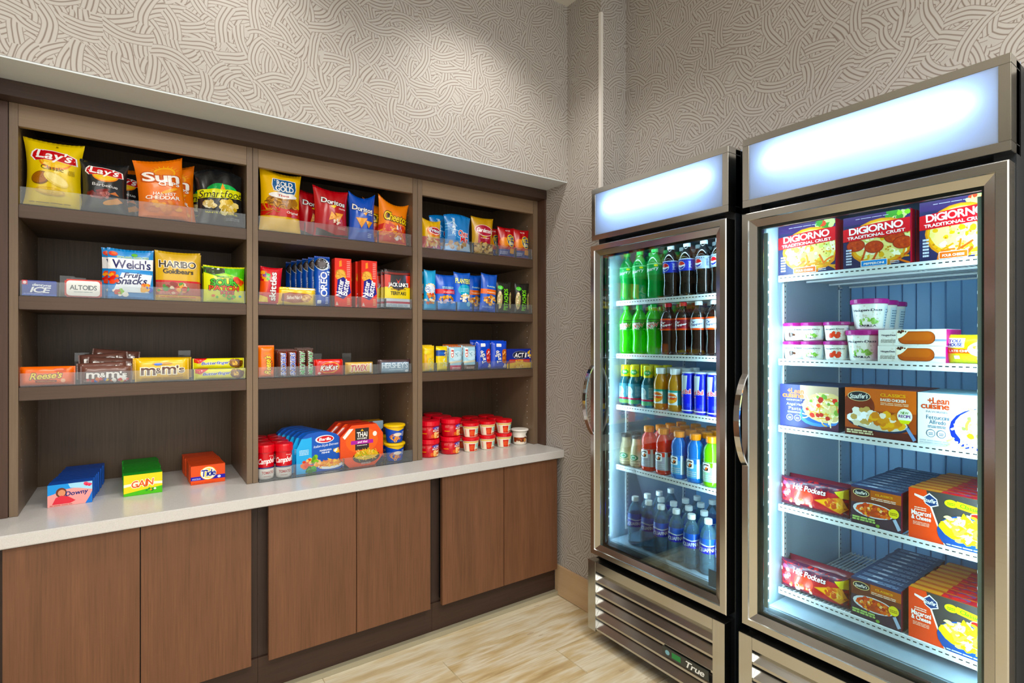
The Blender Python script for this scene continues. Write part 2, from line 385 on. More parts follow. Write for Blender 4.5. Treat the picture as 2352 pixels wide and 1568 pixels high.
tag(box_obj('countertop', -0.40, 1.8095, 2.104, 2.75, 0.7205, CT, M['quartz'], bevel=0.003), 'long off-white quartz countertop across the lower cabinets', 'countertop')
CABS = ((-0.40, 0.3705, -0.317, 0.342, 'below the detergent boxes'), (0.3715, 1.0855, 0.40, 1.057, 'in the middle, below the soup and pasta trays'), (1.0865, 1.797, 1.115, 1.779, 'below the red pasta cups, next to the fridges'))
for a, b, d0, d1, where in CABS:
    c = empty('base_cabinet', ((a + b) / 2, 2.17, 0)); tag(c, 'brown wooden two-door base cabinet ' + where, 'cabinet')
    inv = Matrix.Translation((-(a + b) / 2, -2.17, 0))
    def cp(name, *args, m, bev=0.001):
        o = box_obj(name, *args, M[m], None, bevel=bev); o.parent = c; o.matrix_parent_inverse = inv; return o
    cp('carcass', a, b, 2.178, 2.75, 0.1455, 0.72, m='wood_dark_v', bev=0)
    cp('toe_kick', a, b, 2.1695, 2.75, 0.0005, 0.1445, m='wood_dark', bev=0)
    mid = (d0 + d1) / 2
    cp('door', d0, mid - 0.0015, 2.125, 2.144, 0.146, 0.7145, m='wood_door')
    cp('door', mid + 0.0015, d1, 2.125, 2.144, 0.146, 0.7145, m='wood_door')
    cp('door_frame', d0 + 0.01, d1 - 0.01, 2.145, 2.1775, 0.16, 0.71, m='black', bev=0)

# ------------------------------------------------------------------ glass-door fridges
FX = 1.655                                                       # front plane of the sign boxes
def frame_ring(prof, y0, y1, z0, z1):                            # prof: (inset, x) swept round a rectangle with mitred corners
    g = G(); k = len(prof)
    cs = [(y0, z0, 1, 1), (y1, z0, -1, 1), (y1, z1, -1, -1), (y0, z1, 1, -1)]
    V = [[(x, cy + sy * e, cz + sz * e) for e, x in prof] for cy, cz, sy, sz in cs]
    for i in range(4):
        A, B = V[i], V[(i + 1) % 4]
        for j in range(k): g.face([A[j], B[j], B[(j + 1) % k], A[(j + 1) % k]])
    return g
def fridge(y0, label, shelves, ribs, SX):
    y1 = y0 + 0.67; yc = (y0 + y1) / 2
    F = empty('glass_door_fridge', (2.0, yc, 0)); tag(F, label, 'fridge')
    inv = Matrix.Translation((-2.0, -yc, 0))
    def own(o, par=None):
        o.parent = par or F
        o.matrix_parent_inverse = inv if par is None else (Matrix.Identity(4))
        if par is not None: o.matrix_parent_inverse = Matrix.Identity(4)
        return o
    def bx(name, *a, m, bev=0.0, par=None): return own(box_obj(name, *a, M[m], None, bevel=bev), par)
    t = 0.045
    bx('side_wall', 1.70, 2.40, y0, y0 + t - 0.004, 0.06, 1.985, m='body'); bx('side_wall', 1.70, 2.40, y1 - t + 0.004, y1, 0.06, 1.985, m='body')
    bx('top_box', 1.74, 2.40, y0 + t - 0.003, y1 - t + 0.003, 1.745, 1.985, m='body'); bx('machine_box', 1.705, 2.40, y0 + t - 0.003, y1 - t + 0.003, 0.06, 0.39, m='body')
    bx('rear_wall', 2.345, 2.40, y0 + t - 0.003, y1 - t + 0.003, 0.391, 1.744, m='body')
    for fy in (y0 + 0.06, y1 - 0.06):
        for fx in (1.76, 2.33): own(G().lathe([(0.022, 0.0), (0.022, 0.01), (0.012, 0.014), (0.012, 0.0595)], 12).obj('foot', M['black'])).location = (fx, fy, 0)
    # inside lining
    FZ = 0.445
    bx('liner_side', 1.715, 2.335, y1 - t - 0.004, y1 - t + 0.003, 0.40, 1.743, m='liner'); bx('liner_side', 1.715, 2.335, y0 + t - 0.003, y0 + t + 0.004, 0.40, 1.743, m='liner')
    bx('liner_floor', 1.715, 2.33, y0 + t + 0.005, y1 - t - 0.005, 0.395, FZ, m='liner_floor', bev=0.004); bx('liner_ceiling', 1.715, 2.33, y0 + t + 0.005, y1 - t - 0.005, 1.730, 1.743, m='liner')
    bp = bx('back_panel', 2.334, 2.344, y0 + t + 0.005, y1 - t - 0.005, 0.446, 1.729, m='liner_back')
    if ribs:
        n = 13; wd = (0.67 - 2 * t - 0.012) / n
        for k in range(n):
            a = y0 + t + 0.006 + k * wd
            bx('rib', 2.326, 2.3335, a + 0.002, a + wd - 0.002, 0.447, 1.728, m='liner_back', bev=0.0015, par=bp).matrix_parent_inverse = Matrix.Identity(4)
    for yy, sg in ((y1 - t - 0.0045, -1), (y0 + t + 0.0045, 1)):       # slotted shelf standards
        for xx in (1.825, 2.235):
            st = bx('shelf_standard', xx - 0.008, xx + 0.008, min(yy, yy + sg * 0.004), max(yy, yy + sg * 0.004), 0.47, 1.685, m='white_metal')
            g = G()
            for k in range(66):
                z = 0.48 + k * 0.018; q = yy + sg * 0.0046
                g.face([(xx - 0.0022, q, z), (xx + 0.0022, q, z), (xx + 0.0022, q, z + 0.006), (xx - 0.0022, q, z + 0.006)])
            o = g.obj('slots', M['black'], st, recalc=False); o['kind'] = 'stuff'
    # wire shelves
    ya, yb = y0 + t + 0.012, y1 - t - 0.010
    for s in shelves:
        S = bx('wire_shelf', SX, SX + 0.006, ya, yb, s - 0.020, s + 0.002, m='white_metal', bev=0.001)
        g = G(); k = int((yb - ya - 0.01) / 0.0125)
        for i in range(k): a = ya + 0.006 + i * (yb - ya - 0.012) / (k - 1); g.box(SX + 0.006, 2.315, a - 0.0018, a + 0.0018, s - 0.0045, s - 0.001)
        o = own(g.obj('wire_grid', M['white_metal']), S); o['kind'] = 'stuff'
        for xx in (SX + 0.03, 1.97, 2.14, 2.306): bx('cross_wire', xx - 0.003, xx + 0.003, ya, yb, s - 0.0105, s - 0.0047, m='white_metal', par=S)
        g = G(); n = 38
        for i in range(n):
            a = ya + 0.01 + i * (yb - ya - 0.02) / (n - 1)
            g.face([(SX - 0.0004, a - 0.0042, s - 0.0085), (SX - 0.0004, a + 0.0042, s - 0.0085), (SX - 0.0004, a + 0.0042, s - 0.0055), (SX - 0.0004, a - 0.0042, s - 0.0055)])
        o = own(g.obj('slots', M['black'], recalc=False), S); o['kind'] = 'stuff'
        for yy2 in (ya - 0.006, yb):
            for xx in (1.825, 2.235): bx('shelf_clip', xx - 0.012, xx + 0.012, yy2, yy2 + 0.006, s - 0.022, s - 0.011, m='chrome', par=S)
    # lighted sign box
    sg = bx('sign_box', FX + 0.075, FX + 0.082, y0, y1, 1.764, 1.99, m='signbox')
    e = 0.023
    bx('sign_frame', FX, FX + 0.0745, y0, y1, 1.99 - e, 1.99, m='steel', bev=0.001, par=sg); bx('sign_frame', FX, FX + 0.0745, y0, y1, 1.764, 1.764 + e, m='steel', bev=0.001, par=sg)
    bx('sign_frame', FX, FX + 0.0745, y0, y0 + e, 1.764 + e + 0.0003, 1.99 - e - 0.0003, m='steel_v', bev=0.001, par=sg); bx('sign_frame', FX, FX + 0.0745, y1 - e, y1, 1.764 + e + 0.0003, 1.99 - e - 0.0003, m='steel_v', bev=0.001, par=sg)
    bx('sign_panel', FX + 0.001, FX + 0.004, y0 + e, y1 - e, 1.764 + e, 1.99 - e, m='panel', par=sg)
    tb = G().lathe([(0.011, -0.255), (0.013, -0.25), (0.013, 0.25), (0.011, 0.255)], 16).obj('lamp_tube', M['tube'], None, True); tb.parent = sg
    tb.location = (FX + 0.030, yc, 1.902); tb.rotation_euler = (radians(90), 0, 0)
    # door
    D = own(frame_ring([(0, 1.70), (0, 1.648), (0.003, 1.645), (0.0235, 1.645), (0.0255, 1.6495), (0.0475, 1.6595), (0.0475, 1.70)], y0 + 0.002, y1 - 0.002, 0.385, 1.741).obj('door', M['steel']))
    own(frame_ring([(0.002, 1.7005), (0.002, 1.7095), (0.03, 1.7095), (0.03, 1.7005)], y0 + 0.004, y1 - 0.004, 0.388, 1.738).obj('gasket', M['black']), D)
    gi = 0.0478
    bx('glass', 1.664, 1.668, y0 + gi, y1 - gi, 0.385 + gi - 0.002, 1.741 - gi + 0.002, m='glass', par=D)
    own(frame_ring([(0, 1.671), (0, 1.684), (0.009, 1.684), (0.009, 1.671)], y0 + gi, y1 - gi, 0.385 + gi - 0.002, 1.741 - gi + 0.002).obj('glass_spacer', M['spacer']), D)
    # handle: bowed strap
    g = G(); n = 18; zc, hz = 1.062, 0.152
    def bow(q): z = zc + hz * (2 * q - 1); return 1.645 - 0.052 * (1 - (2 * q - 1) ** 2) ** 0.8, z
    yh = y1 - 0.016
    for i in range(n):
        (xa, za), (xb, zb) = bow(i / n), bow((i + 1) / n)
        for p in ([(xa, yh - .010, za), (xa, yh + .010, za), (xb, yh + .010, zb), (xb, yh - .010, zb)], [(xa + .007, yh - .010, za), (xb + .007, yh - .010, zb), (xb + .007, yh + .010, zb), (xa + .007, yh + .010, za)],
                  [(xa, yh - .010, za), (xb, yh - .010, zb), (xb + .007, yh - .010, zb), (xa + .007, yh - .010, za)], [(xa, yh + .010, za), (xa + .007, yh + .010, za), (xb + .007, yh + .010, zb), (xb, yh + .010, zb)]): g.face(p)
    own(g.obj('handle', M['chrome']), D)
    # LED strips inside the door opening
    for k, yy in enumerate((y1 - 0.062, y0 + 0.062)):
        st = bx('led_strip', 1.688, 1.696, yy - 0.007, yy + 0.007, 0.45, 1.675, m='led_base')
        g = G()
        for i in range(30):
            z = 0.47 + i * 0.0403; sy = -1 if k == 0 else 1
            q = yy + sy * 0.0075; g.face([(1.689, q, z), (1.695, q, z), (1.695, q, z + 0.008), (1.689, q, z + 0.008)])
        own(g.obj('diode', M['diode'], recalc=False), st)['kind'] = 'stuff'
        l = lamp('led_light', 'AREA', (1.699, yy, 1.06), LED_W, LED_C, (0, radians(-90), radians(-14 if k == 0 else 14)), shape='RECTANGLE', size=1.2, size_y=0.012)
        own(l)
    l = lamp('led_light', 'AREA', (1.735, yc, 1.726), LED_W * 0.15, LED_C, (0, 0, 0), shape='RECTANGLE', size=0.012, size_y=0.5); own(l)  # added lamp across the top; the real LEDs run only down the sides
    # louvred grille
    gx = 1.633
    P = bx('grille', gx + 0.040, 1.704, y0 + 0.005, y1 - 0.005, 0.062, 0.36, m='black')
    bx('grille_rail', gx, gx + 0.039, y0 + 0.047, y1 - 0.047, 0.322, 0.362, m='steel', bev=0.001, par=P)
    for a, b in ((y0, y0 + 0.0465), (y1 - 0.0465, y1)): bx('grille_stile', gx, gx + 0.0395, a, b, 0.06, 0.362, m='steel_v', bev=0.001, par=P)
    for k in range(5):
        zt = 0.318 - k * 0.052
        own(G().prism([(gx + 0.036, zt), (gx + 0.004, zt - 0.036), (gx + 0.004, zt - 0.044), (gx + 0.008, zt - 0.0475), (gx + 0.012, zt - 0.044), (gx + 0.0385, zt - 0.006)], 'y', y0 + 0.047, y1 - 0.047).obj('louver', M['steel']), P)
    return F, D, P

LED_W = 4.1; LED_C = (0.66, 0.84, 1.0)
M['tube'] = glow('lamp_tube_glow', (0.52, 0.72, 1.0, 1), 20.0); M['led_base'] = plain('led_strip_white', '#C8D8E0', 0.4); M['diode'] = glow('led_diode', (0.75, 0.9, 1.0, 1), 3.0)
Y1, Y2 = 1.071, 0.349                                            # right edges of the two fridges
S1 = (1.497, 1.264, 1.037, 0.771); S2 = (1.540, 1.2605, 1.0355, 0.770, 0.490)
FR1, DOOR1, GR1 = fridge(Y1, 'stainless glass-door drinks fridge beside the wallpapered corner, with a blank lighted sign', S1, False, 1.752)
FR2, DOOR2, GR2 = fridge(Y2, 'stainless glass-door freezer with frozen meals, larger in view, with a blank lighted sign', S2, True, 1.778)

# ------------------------------------------------------------------ lettering
CHARS = "ABCDEFGHIJKLMNOPQRSTUVWXYZabcdefghijklmnopqrstuvwxyz0123456789&'+-!.%"
GL = {}
def load_glyphs():
    tmp = []
    for wname, off in (('r', 0.0), ('b', 0.022), ('o', 0.075)):
        for ch in CHARS:
            cu = bpy.data.curves.new('glyph', 'FONT'); cu.body = ch; cu.resolution_u = 3; cu.offset = off; cu.fill_mode = 'FRONT'
            o = bpy.data.objects.new('glyph', cu); COL.objects.link(o); tmp.append((wname, ch, o, cu))
    dg = bpy.context.evaluated_depsgraph_get(); dg.update()
    for wname, ch, o, cu in tmp:
        ev = o.evaluated_get(dg); me = ev.to_mesh(); me.calc_loop_triangles()
        vs = [(v.co.x, v.co.y) for v in me.vertices]
        GL[wname, ch] = [tuple(vs[i] for i in t.vertices) for t in me.loop_triangles]
        if wname == 'r': GL['w', ch] = (min((v[0] for v in vs), default=0), max((v[0] for v in vs), default=0.3))
        ev.to_mesh_clear()
    for wname, ch, o, cu in tmp: bpy.data.objects.remove(o); bpy.data.curves.remove(cu)
load_glyphs()
def layout(s, w):
    x = 0.0; T = []
    for ch in s:
        if ch == ' ': x += 0.26; continue
        a, b = GL['w', ch]
        for t in GL[w, ch]: T.append(tuple((p[0] - a + x, p[1]) for p in t))
        x += b - a + 0.06
    return T, max(x - 0.06, 0.01)

class Art:                                                       # flat print, drawn in the unit square of a face w by h
    def __init__(s, w, h): s.w, s.h, s.L = w, h, []
    def tris(s, T, c, st=1.0): s.L.append((T, H(c) if isinstance(c, str) else c, st)); return s
    def poly(s, pts, c):
        ts = tessellate_polygon([[Vector((p[0], p[1], 0)) for p in pts]])
        return s.tris([tuple(pts[i] for i in t) for t in ts], c)
    def rect(s, x0, y0, x1, y1, c): return s.tris([((x0, y0), (x1, y0), (x1, y1)), ((x0, y0), (x1, y1), (x0, y1))], c)
    def pt(s, cx, cy, dx, dy, r): return (cx + (dx * s.w * cos(r) - dy * s.h * sin(r)) / s.w, cy + (dx * s.w * sin(r) + dy * s.h * cos(r)) / s.h)
    def ell(s, cx, cy, rx, ry, c, rot=0, n=20):
        r = radians(rot); P = [s.pt(cx, cy, rx * cos(2 * pi * k / n), ry * sin(2 * pi * k / n), r) for k in range(n)]
        return s.tris([((cx, cy), P[k], P[(k + 1) % n]) for k in range(n)], c)
    def ring(s, cx, cy, rx, ry, k, c, rot=0): s.ell(cx, cy, rx, ry, c, rot); return s
    def rr(s, x0, y0, x1, y1, c, q=0.25):
        a = q * (y1 - y0); b = a * s.h / s.w; P = []
        for cx, cy, t0 in ((x1 - b, y0 + a, -90), (x1 - b, y1 - a, 0), (x0 + b, y1 - a, 90), (x0 + b, y0 + a, 180)):
            for k in range(5): t = radians(t0 + k * 22.5); P.append((cx + b * cos(t), cy + a * sin(t)))
        return s.poly(P, c)
    def text(s, t, x0, y0, x1, y1, c, w='b', shear=0.0, rot=0, out=None, arc=0.0):
        # the word fills the box x0..x1, y0..y1 of its own frame, turned by rot about the box centre (rot in degrees, real space)
        cx, cy = (x0 + x1) / 2, (y0 + y1) / 2
        for ww, col in (((('o', out),) if out else ()) + ((w, c),)):
            T, wd = layout(t, ww)
            desc = any(q in 'gjpqy' for q in t) and not any(q.isupper() or q in 'bdfhkl' for q in t)
            lo, hi = (-0.2 if any(q in 'gjpqy' for q in t) else 0.0), (0.53 if all(q in 'acegmnopqrsuvwxyz' for q in t) else 0.72)
            out2 = []
            for tr in T:
                q = []
                for px, py in tr:
                    a = (px / wd - 0.5) * (x1 - x0); b = ((py - lo) / (hi - lo) - 0.5) * (y1 - y0)
                    a += shear * b * s.h / s.w; b += arc * (0.25 - (px / wd - 0.5) ** 2)
                    q.append(s.pt(cx, cy, a, b, radians(rot)))
                out2.append(tuple(q))
            s.tris(out2, col)
        return s
    def vtext(s, t, x0, y0, x1, y1, c, w='b', shear=0.0, out=None, rot=90):   # reading upwards, filling the box
        cx, cy = (x0 + x1) / 2, (y0 + y1) / 2; L_, T_ = (y1 - y0) * s.h / s.w, (x1 - x0) * s.w / s.h
        return s.text(t, cx - L_ / 2, cy - T_ / 2, cx + L_ / 2, cy + T_ / 2, c, w, shear, rot, out)
    def blobs(s, cx, cy, rx, ry, n, size, cols, seed=1, asp=1.0, rot=0):
        R = random.Random(seed); B = {}
        for k in range(n):
            a = R.random() * 2 * pi; q = sqrt(R.random()); px, py = s.pt(cx, cy, rx * q * cos(a), ry * q * sin(a), radians(rot))
            r0 = size * R.uniform(0.6, 1.3); th = R.random() * pi; c = R.choice(cols); m = 7
            P = [s.pt(px, py, r0 * cos(2 * pi * i / m) * R.uniform(0.8, 1.2), asp * r0 * (s.w / s.h) * sin(2 * pi * i / m) * R.uniform(0.8, 1.2), th) for i in range(m)]
            s.tris([((px, py), P[i], P[(i + 1) % m]) for i in range(m)], c, 0.08)
        return s
    def noodles(s, cx, cy, rx, ry, n, ln, wd, cols, seed=1, rot=0, curl=2.5):
        R = random.Random(seed)
        for k in range(n):
            a = R.random() * 2 * pi; q = sqrt(R.random()) * 0.9; px, py = s.pt(cx, cy, rx * q * cos(a), ry * q * sin(a), radians(rot))
            th = R.random() * 2 * pi; cu = R.uniform(-curl, curl); c = R.choice(cols); T = []; pr = None; m = 5
            for i in range(m + 1):
                th2 = th + cu * i / m; nx, ny = -sin(th2), cos(th2); asp = s.w / s.h
                a_ = (px + nx * wd / 2, py + ny * wd / 2 * asp); b_ = (px - nx * wd / 2, py - ny * wd / 2 * asp)
                if pr: T += [(pr[0], pr[1], b_), (pr[0], b_, a_)]
                pr = (a_, b_); px += cos(th2) * ln / m; py += sin(th2) * ln / m * asp
            s.tris(T, c, 0.08)
        return s
    def lines(s, x0, y0, x1, y1, n, c, seed=1, fill=0.45):      # unreadable small print
        R = random.Random(seed); st = (y1 - y0) / n
        for i in range(n):
            x = x0; T = []
            while x < x1:
                l = R.uniform(0.1, 0.35) * (x1 - x0); e = min(x1, x + l); yb = y0 + i * st
                T += [((x, yb), (e, yb), (e, yb + st * fill)), ((x, yb), (e, yb + st * fill), (x, yb + st * fill))]; x = e + 0.03 * (x1 - x0)
            s.tris(T, c)
        return s
    def build(s, surf, name, mat, parent, e0=0.0006, de=0.00012, maxe=0.07, clip=True):
        g = G(); z = e0
        for T, c, step in s.L:
            st = list(T); q = 0
            while st:
                a, b, d = st.pop()
                if clip:
                    a, b, d = [(min(1, max(0, p[0])), min(1, max(0, p[1]))) for p in (a, b, d)]
                ar = (b[0] - a[0]) * (d[1] - a[1]) - (d[0] - a[0]) * (b[1] - a[1])
                if abs(ar) < 1e-9: continue
                l = [max(abs(a[0] - b[0]), abs(a[1] - b[1])), max(abs(b[0] - d[0]), abs(b[1] - d[1])), max(abs(d[0] - a[0]), abs(d[1] - a[1]))]
                m = max(l)
                if m > maxe:
                    i = l.index(m); p, r, o = ((a, b, d), (b, d, a), (d, a, b))[i]
                    h = ((p[0] + r[0]) / 2, (p[1] + r[1]) / 2); st += [(p, h, o), (h, r, o)]; continue
                if ar < 0: b, d = d, b
                g.face([surf(p[0], p[1], z) for p in (a, b, d)], c)
            z += de * step
        if not g.f: return None
        return g.obj(name, mat, parent, recalc=False)

# ------------------------------------------------------------------ package shapes (origin: middle of the base; the front looks along -y)
def bag_surf(w, h, t, seed, pinch=0.10, crease=1.0, sad=0.03, slp=0.0):
    R = random.Random(seed); A = [(R.randint(2, 5), R.uniform(0, 6.28), R.uniform(0.5, 1)) for _ in range(3)]; Dg = [(R.uniform(5, 11), R.uniform(-7, 7), R.uniform(0, 6.28)) for _ in range(4)]
    lean = R.uniform(-0.02, 0.02)
    def S(u, v, e=0.0, side=-1):
        vv = min(1, max(0, v)); pr = max(0.0, sin(pi * vv)) ** 0.6; ed = max(0.0, 1 - abs(2 * u - 1) ** 2.6) ** 0.75
        th = 0.5 * t * pr * ed
        wr = sum(a * sin(2 * pi * k * u + p) * (math.exp(-vv / 0.13) + math.exp(-(1 - vv) / 0.16)) for k, p, a in A) * 0.055 * t * crease
        wr += sum(sin(k * (u - 0.5) * 2 + m * (v - 0.5) * 2 + p) for k, m, p in Dg) * 0.014 * t * crease
        x = (u - 0.5) * w * (1 - pinch * pr) + lean * w * vv
        return (x, side * (th + 0.0012 + e) + (wr * ed * (0.35 + 0.65 * pr)) * (1 if side < 0 else 0.3) * -1 * (1 if side < 0 else -1), v * h + h * (sad * ((2 * u - 1) ** 2 - 0.4) + slp * (u - 0.5)) * max(0.0, (vv - 0.5) / 0.5) ** 1.6)
    return S
def seal(name, S, v0, v1, h, w, c, mat, parent, flare=0.0):
    g = G(); n = 26
    for i in range(n):
        for (ua, ub) in ((i / n, (i + 1) / n),):
            P = []
            for uu, q in ((ua, 0), (ub, 0), (ub, 1), (ua, 1)):
                b = S(uu, v0 if q == 0 else v0); dz = (v1 - v0) * h * q
                rip = 0.0011 * (1 if i % 2 == 0 else -1)
                P.append((b[0] * (1 + flare * q), (b[1] * (1 - 0.9 * q)) + rip * q, b[2] + dz))
            g.face(P, c)
    return g.obj(name, mat, parent, recalc=False)
def bag(name, w, h, t, base, art=None, seed=1, mat='foil', pinch=0.10, crease=1.0, sealc=None, back=True, maxe=0.07, sad=0.03, slp=0.0):
    S = bag_surf(w, h, t, seed, pinch, crease, sad, slp); c = H(base); g = G()
    a, b = 0.045, 0.955
    g.grid(lambda u, v: S(u, a + (b - a) * v), 22, 24, c)
    g.grid(lambda u, v: S(u, a + (b - a) * v, 0, 1), 22, 12, c, flip=True)
    o = g.obj(name, M[mat], None, True, recalc=False)
    sc = H(sealc or base)
    seal('bottom_seal', S, a, 0.0, h, w, sc, M[mat], o); seal('top_seal', S, b, 1.0, h, w, sc, M[mat], o, 0.02)
    if art:
        A = Art(w, h); art(A); A.build(lambda u, v, e: S(u, a + (b - a) * v, e), 'printed_front', M[mat], o, 0.0010, 0.00032, maxe)
    return o
def bar_pack(name, w, h, t, base, art=None, seed=1, mat='foil', crimp='x', sealc=None):
    # flow wrap: crimped at both ends of its long side
    R = random.Random(seed); c = H(base)
    k = [R.uniform(0, 6) for _ in range(4)]
    def S(u, v, e=0.0, side=-1):
        q = u if crimp == 'x' else v; p = v if crimp == 'x' else u
        en = min(1.0, min(q, 1 - q) / 0.09) ** 0.5 if 0 < q < 1 else 0; ed = max(0.0, 1 - abs(2 * p - 1) ** 4) ** 0.6
        th = 0.5 * t * en * ed; wr = 0.03 * t * sin(9 * q + k[0] + 4 * p) * en * ed + 0.02 * t * sin(23 * q + k[1] - 5 * p) * ed
        return ((u - 0.5) * w, side * (th + 0.0008 + e) - (wr if side < 0 else 0), v * h)
    g = G(); nu, nv = (26, 10) if crimp == 'x' else (10, 26)
    g.grid(lambda u, v: S(u, v), nu, nv, c); g.grid(lambda u, v: S(u, v, 0, 1), nu, nv, c, flip=True)
    o = g.obj(name, M[mat], None, True, recalc=False)
    for q in (0, 1):
        g = G(); n = 14
        for i in range(n):
            a, b = i / n, (i + 1) / n; rp = 0.0009 * (1 if i % 2 else -1); L_ = 0.045 * (w if crimp == 'x' else h)
            if crimp == 'x': x = -w / 2 if q == 0 else w / 2; s = -1 if q == 0 else 1; P = [(x, rp, a * h), (x + s * L_ * 0 + s * 0.004, rp, a * h), (x + s * 0.004, rp, b * h), (x, rp, b * h)]
            else: z = 0 if q == 0 else h; s = -1 if q == 0 else 1; P = [((a - .5) * w, rp, z), ((b - .5) * w, rp, z), ((b - .5) * w, rp, z + (s * 0.006 if q else 0.004)), ((a - .5) * w, rp, z + (s * 0.006 if q else 0.004))]
            g.face(P, H(sealc or base))
        g.obj('end_crimp', M[mat], o, recalc=False)
    if art:
        A = Art(w, h); art(A); A.build(lambda u, v, e: S(u, v, e), 'printed_front', M[mat], o, 0.0005, 0.00014)
    return o
def carton(name, w, h, d, base, art=None, mat='card', bev=0.0008, side=None, top=None, topart=None):
    g = G().box(-w / 2, w / 2, 0, d, 0, h, H(base))
    if top: g.c[1] = H(top)
    if side: g.c[4] = g.c[5] = H(side)
    o = g.obj(name, M[mat], None, bevel=bev, recalc=False)
    if art:
        A = Art(w, h); art(A); A.build(lambda u, v, e: ((u - .5) * w, -e, v * h), 'printed_front', M[mat], o, 0.0002, 0.00005, 9)
    if topart:
        A = Art(w, d); topart(A); A.build(lambda u, v, e: ((u - .5) * w, v * d, h + e), 'printed_top', M[mat], o, 0.0002, 0.00005, 9)
    return o
def wrap_art(o, prof_r, z0, z1, art, w_deg, mat, name='label', e0=0.0004, de=0.00008, band=None):
    R_ = prof_r((z0 + z1) / 2); A = Art(R_ * radians(w_deg), z1 - z0)
    if band: A.rect(0, 0, 1, 1, band)
    art(A)
    def S(u, v, e):
        z = z0 + (z1 - z0) * v; r = prof_r(z) + e; t = radians((u - .5) * w_deg) - pi / 2
        return (r * cos(t), r * sin(t), z)
    return A.build(S, name, M[mat], o, e0, de, 0.05)
def prof_fn(prof):
    def f(z):
        for (r0, z0), (r1, z1) in zip(prof, prof[1:]):
            if z0 <= z <= z1 and z1 > z0: return r0 + (r1 - r0) * (z - z0) / (z1 - z0)
        return prof[-1][0]
    return f
def bottle(name, prof, cap, body_c, cap_c, label=None, mat='liquid', n=24, fill=None, fillc=None, capmat='plast', fmat='liquid'):
    o = G().lathe(prof, n, H(body_c)).obj(name, M[mat], None, True)
    G().lathe(cap, 18, H(cap_c)).obj('cap', M[capmat], o, False)
    if fill: G().lathe(fill, n, H(fillc)).obj('drink', M[fmat], o, True)
    if label:
        z0, z1, deg, band, art = label; f = prof_fn(prof)
        if deg is None: deg = 200
        g = G(); k = 30
        g.grid(lambda u, v: ((f(z0 + (z1 - z0) * v) + 0.0004) * cos(u * 2 * pi), (f(z0 + (z1 - z0) * v) + 0.0004) * sin(u * 2 * pi), z0 + (z1 - z0) * v), k, 3, H(band), closed=True)
        lb = g.obj('label', M['film'], o, True, recalc=False)
        if art: wrap_art(lb, f, z0, z1, art, deg, 'film', 'label_print', 0.0007, 0.00008)
    return o

SOLD = []
ORD = ('', 'second', 'third', 'fourth', 'fifth', 'sixth', 'seventh', 'eighth', 'ninth', 'tenth', 'eleventh', 'twelfth', 'thirteenth')
def put(o, x, y, z, label, cat, group=None, rz=0.0, rx=0.0, ry=0.0):
    o.rotation_mode = 'XYZ'; o.rotation_euler = (rx, ry, rz); o.location = (x, y, z); tag(o, label, cat, group); SOLD.append(o); return o
def more(o, x, y, z, label, group, rz=0.0, rx=0.0, ry=0.0, parts=True, keep=None):
    c = o.copy(); COL.objects.link(c); c.location = (x, y, z); c.rotation_euler = (rx, ry, rz); c['label'] = label
    if group: c['group'] = group
    elif 'group' in c: del c['group']
    if parts:
        for ch in list(o.children):
            if keep and ch.name.split('.')[0] not in keep: continue
            k = ch.copy(); COL.objects.link(k); k.parent = c
            for gc in list(ch.children): q = gc.copy(); COL.objects.link(q); q.parent = k
    SOLD.append(c); return c
def spot(u0, u1, vt, vb, y):                                     # from where a package shows: middle x, width, height on the plane y
    x0, x1 = X_at(u0, y), X_at(u1, y); return (x0 + x1) / 2, x1 - x0, (vb - vt) * mpp_y((u0 + u1) / 2, y)
def spotf(u0, u1, vt, vb, x):
    a, b = Y_at(u0, x), Y_at(u1, x); return (a + b) / 2, a - b, (vb - vt) * mpp_x((u0 + u1) / 2, x)
RF = -pi / 2                                                     # turned to face out of a fridge

# ------------------------------------------------------------------ snack bags on the top shelves
PF = 2.333                                                       # plane of the package fronts on the shelves
T1, T2, T3 = (s + 0.0032 for s in SH)
def logo_lays(A, cx, cy, k):
    A.ell(cx + .02 * k, cy - 0.05 * k, 0.30 * k, 0.14 * k, '#F08A1C'); A.ell(cx + .02 * k, cy - 0.045 * k, 0.27 * k, 0.115 * k, '#F7CB44')
    for g, c in ((1.0, '#FFFFFF'), (.93, '#C8161D')):
        P = [(-.40, .07), (-.33, .125), (-.05, .135), (.22, .10), (.40, .045), (.43, -.07), (.33, -.075), (.05, -.045), (-.18, -.04), (-.36, -.065), (-.43, .0)]
        A.poly([(cx + x * k * g, cy + y * k * g) for x, y in P], c)
    A.text("Lay's", cx - .31 * k, cy - .065 * k, cx + .31 * k, cy + .115 * k, '#FFFFFF', 'b', 0.2, -4)
def a_lays(A):
    logo_lays(A, .52, .75, 1.0); A.text('Classic', .28, .545, .70, .615, '#5A4A12', 'r', 0, -5)
    A.ell(.27, .41, .17, .10, '#7E5424', 20); A.ell(.26, .415, .15, .085, '#A56B32', 20); A.ell(.56, .40, .25, .085, '#E9D27A', -28); A.ell(.57, .405, .22, .065, '#F3E29A', -28)
    A.ell(.45, .21, .27, .06, '#DDB03A', -6); A.ell(.46, .215, .22, .045, '#EFCB62', -6); A.lines(.78, .50, .90, .58, 4, '#9C8420'); A.ell(.56, .955, .022, .012, '#8A7A14')
    A.lines(.1, .03, .8, .05, 1, '#8A6A14')
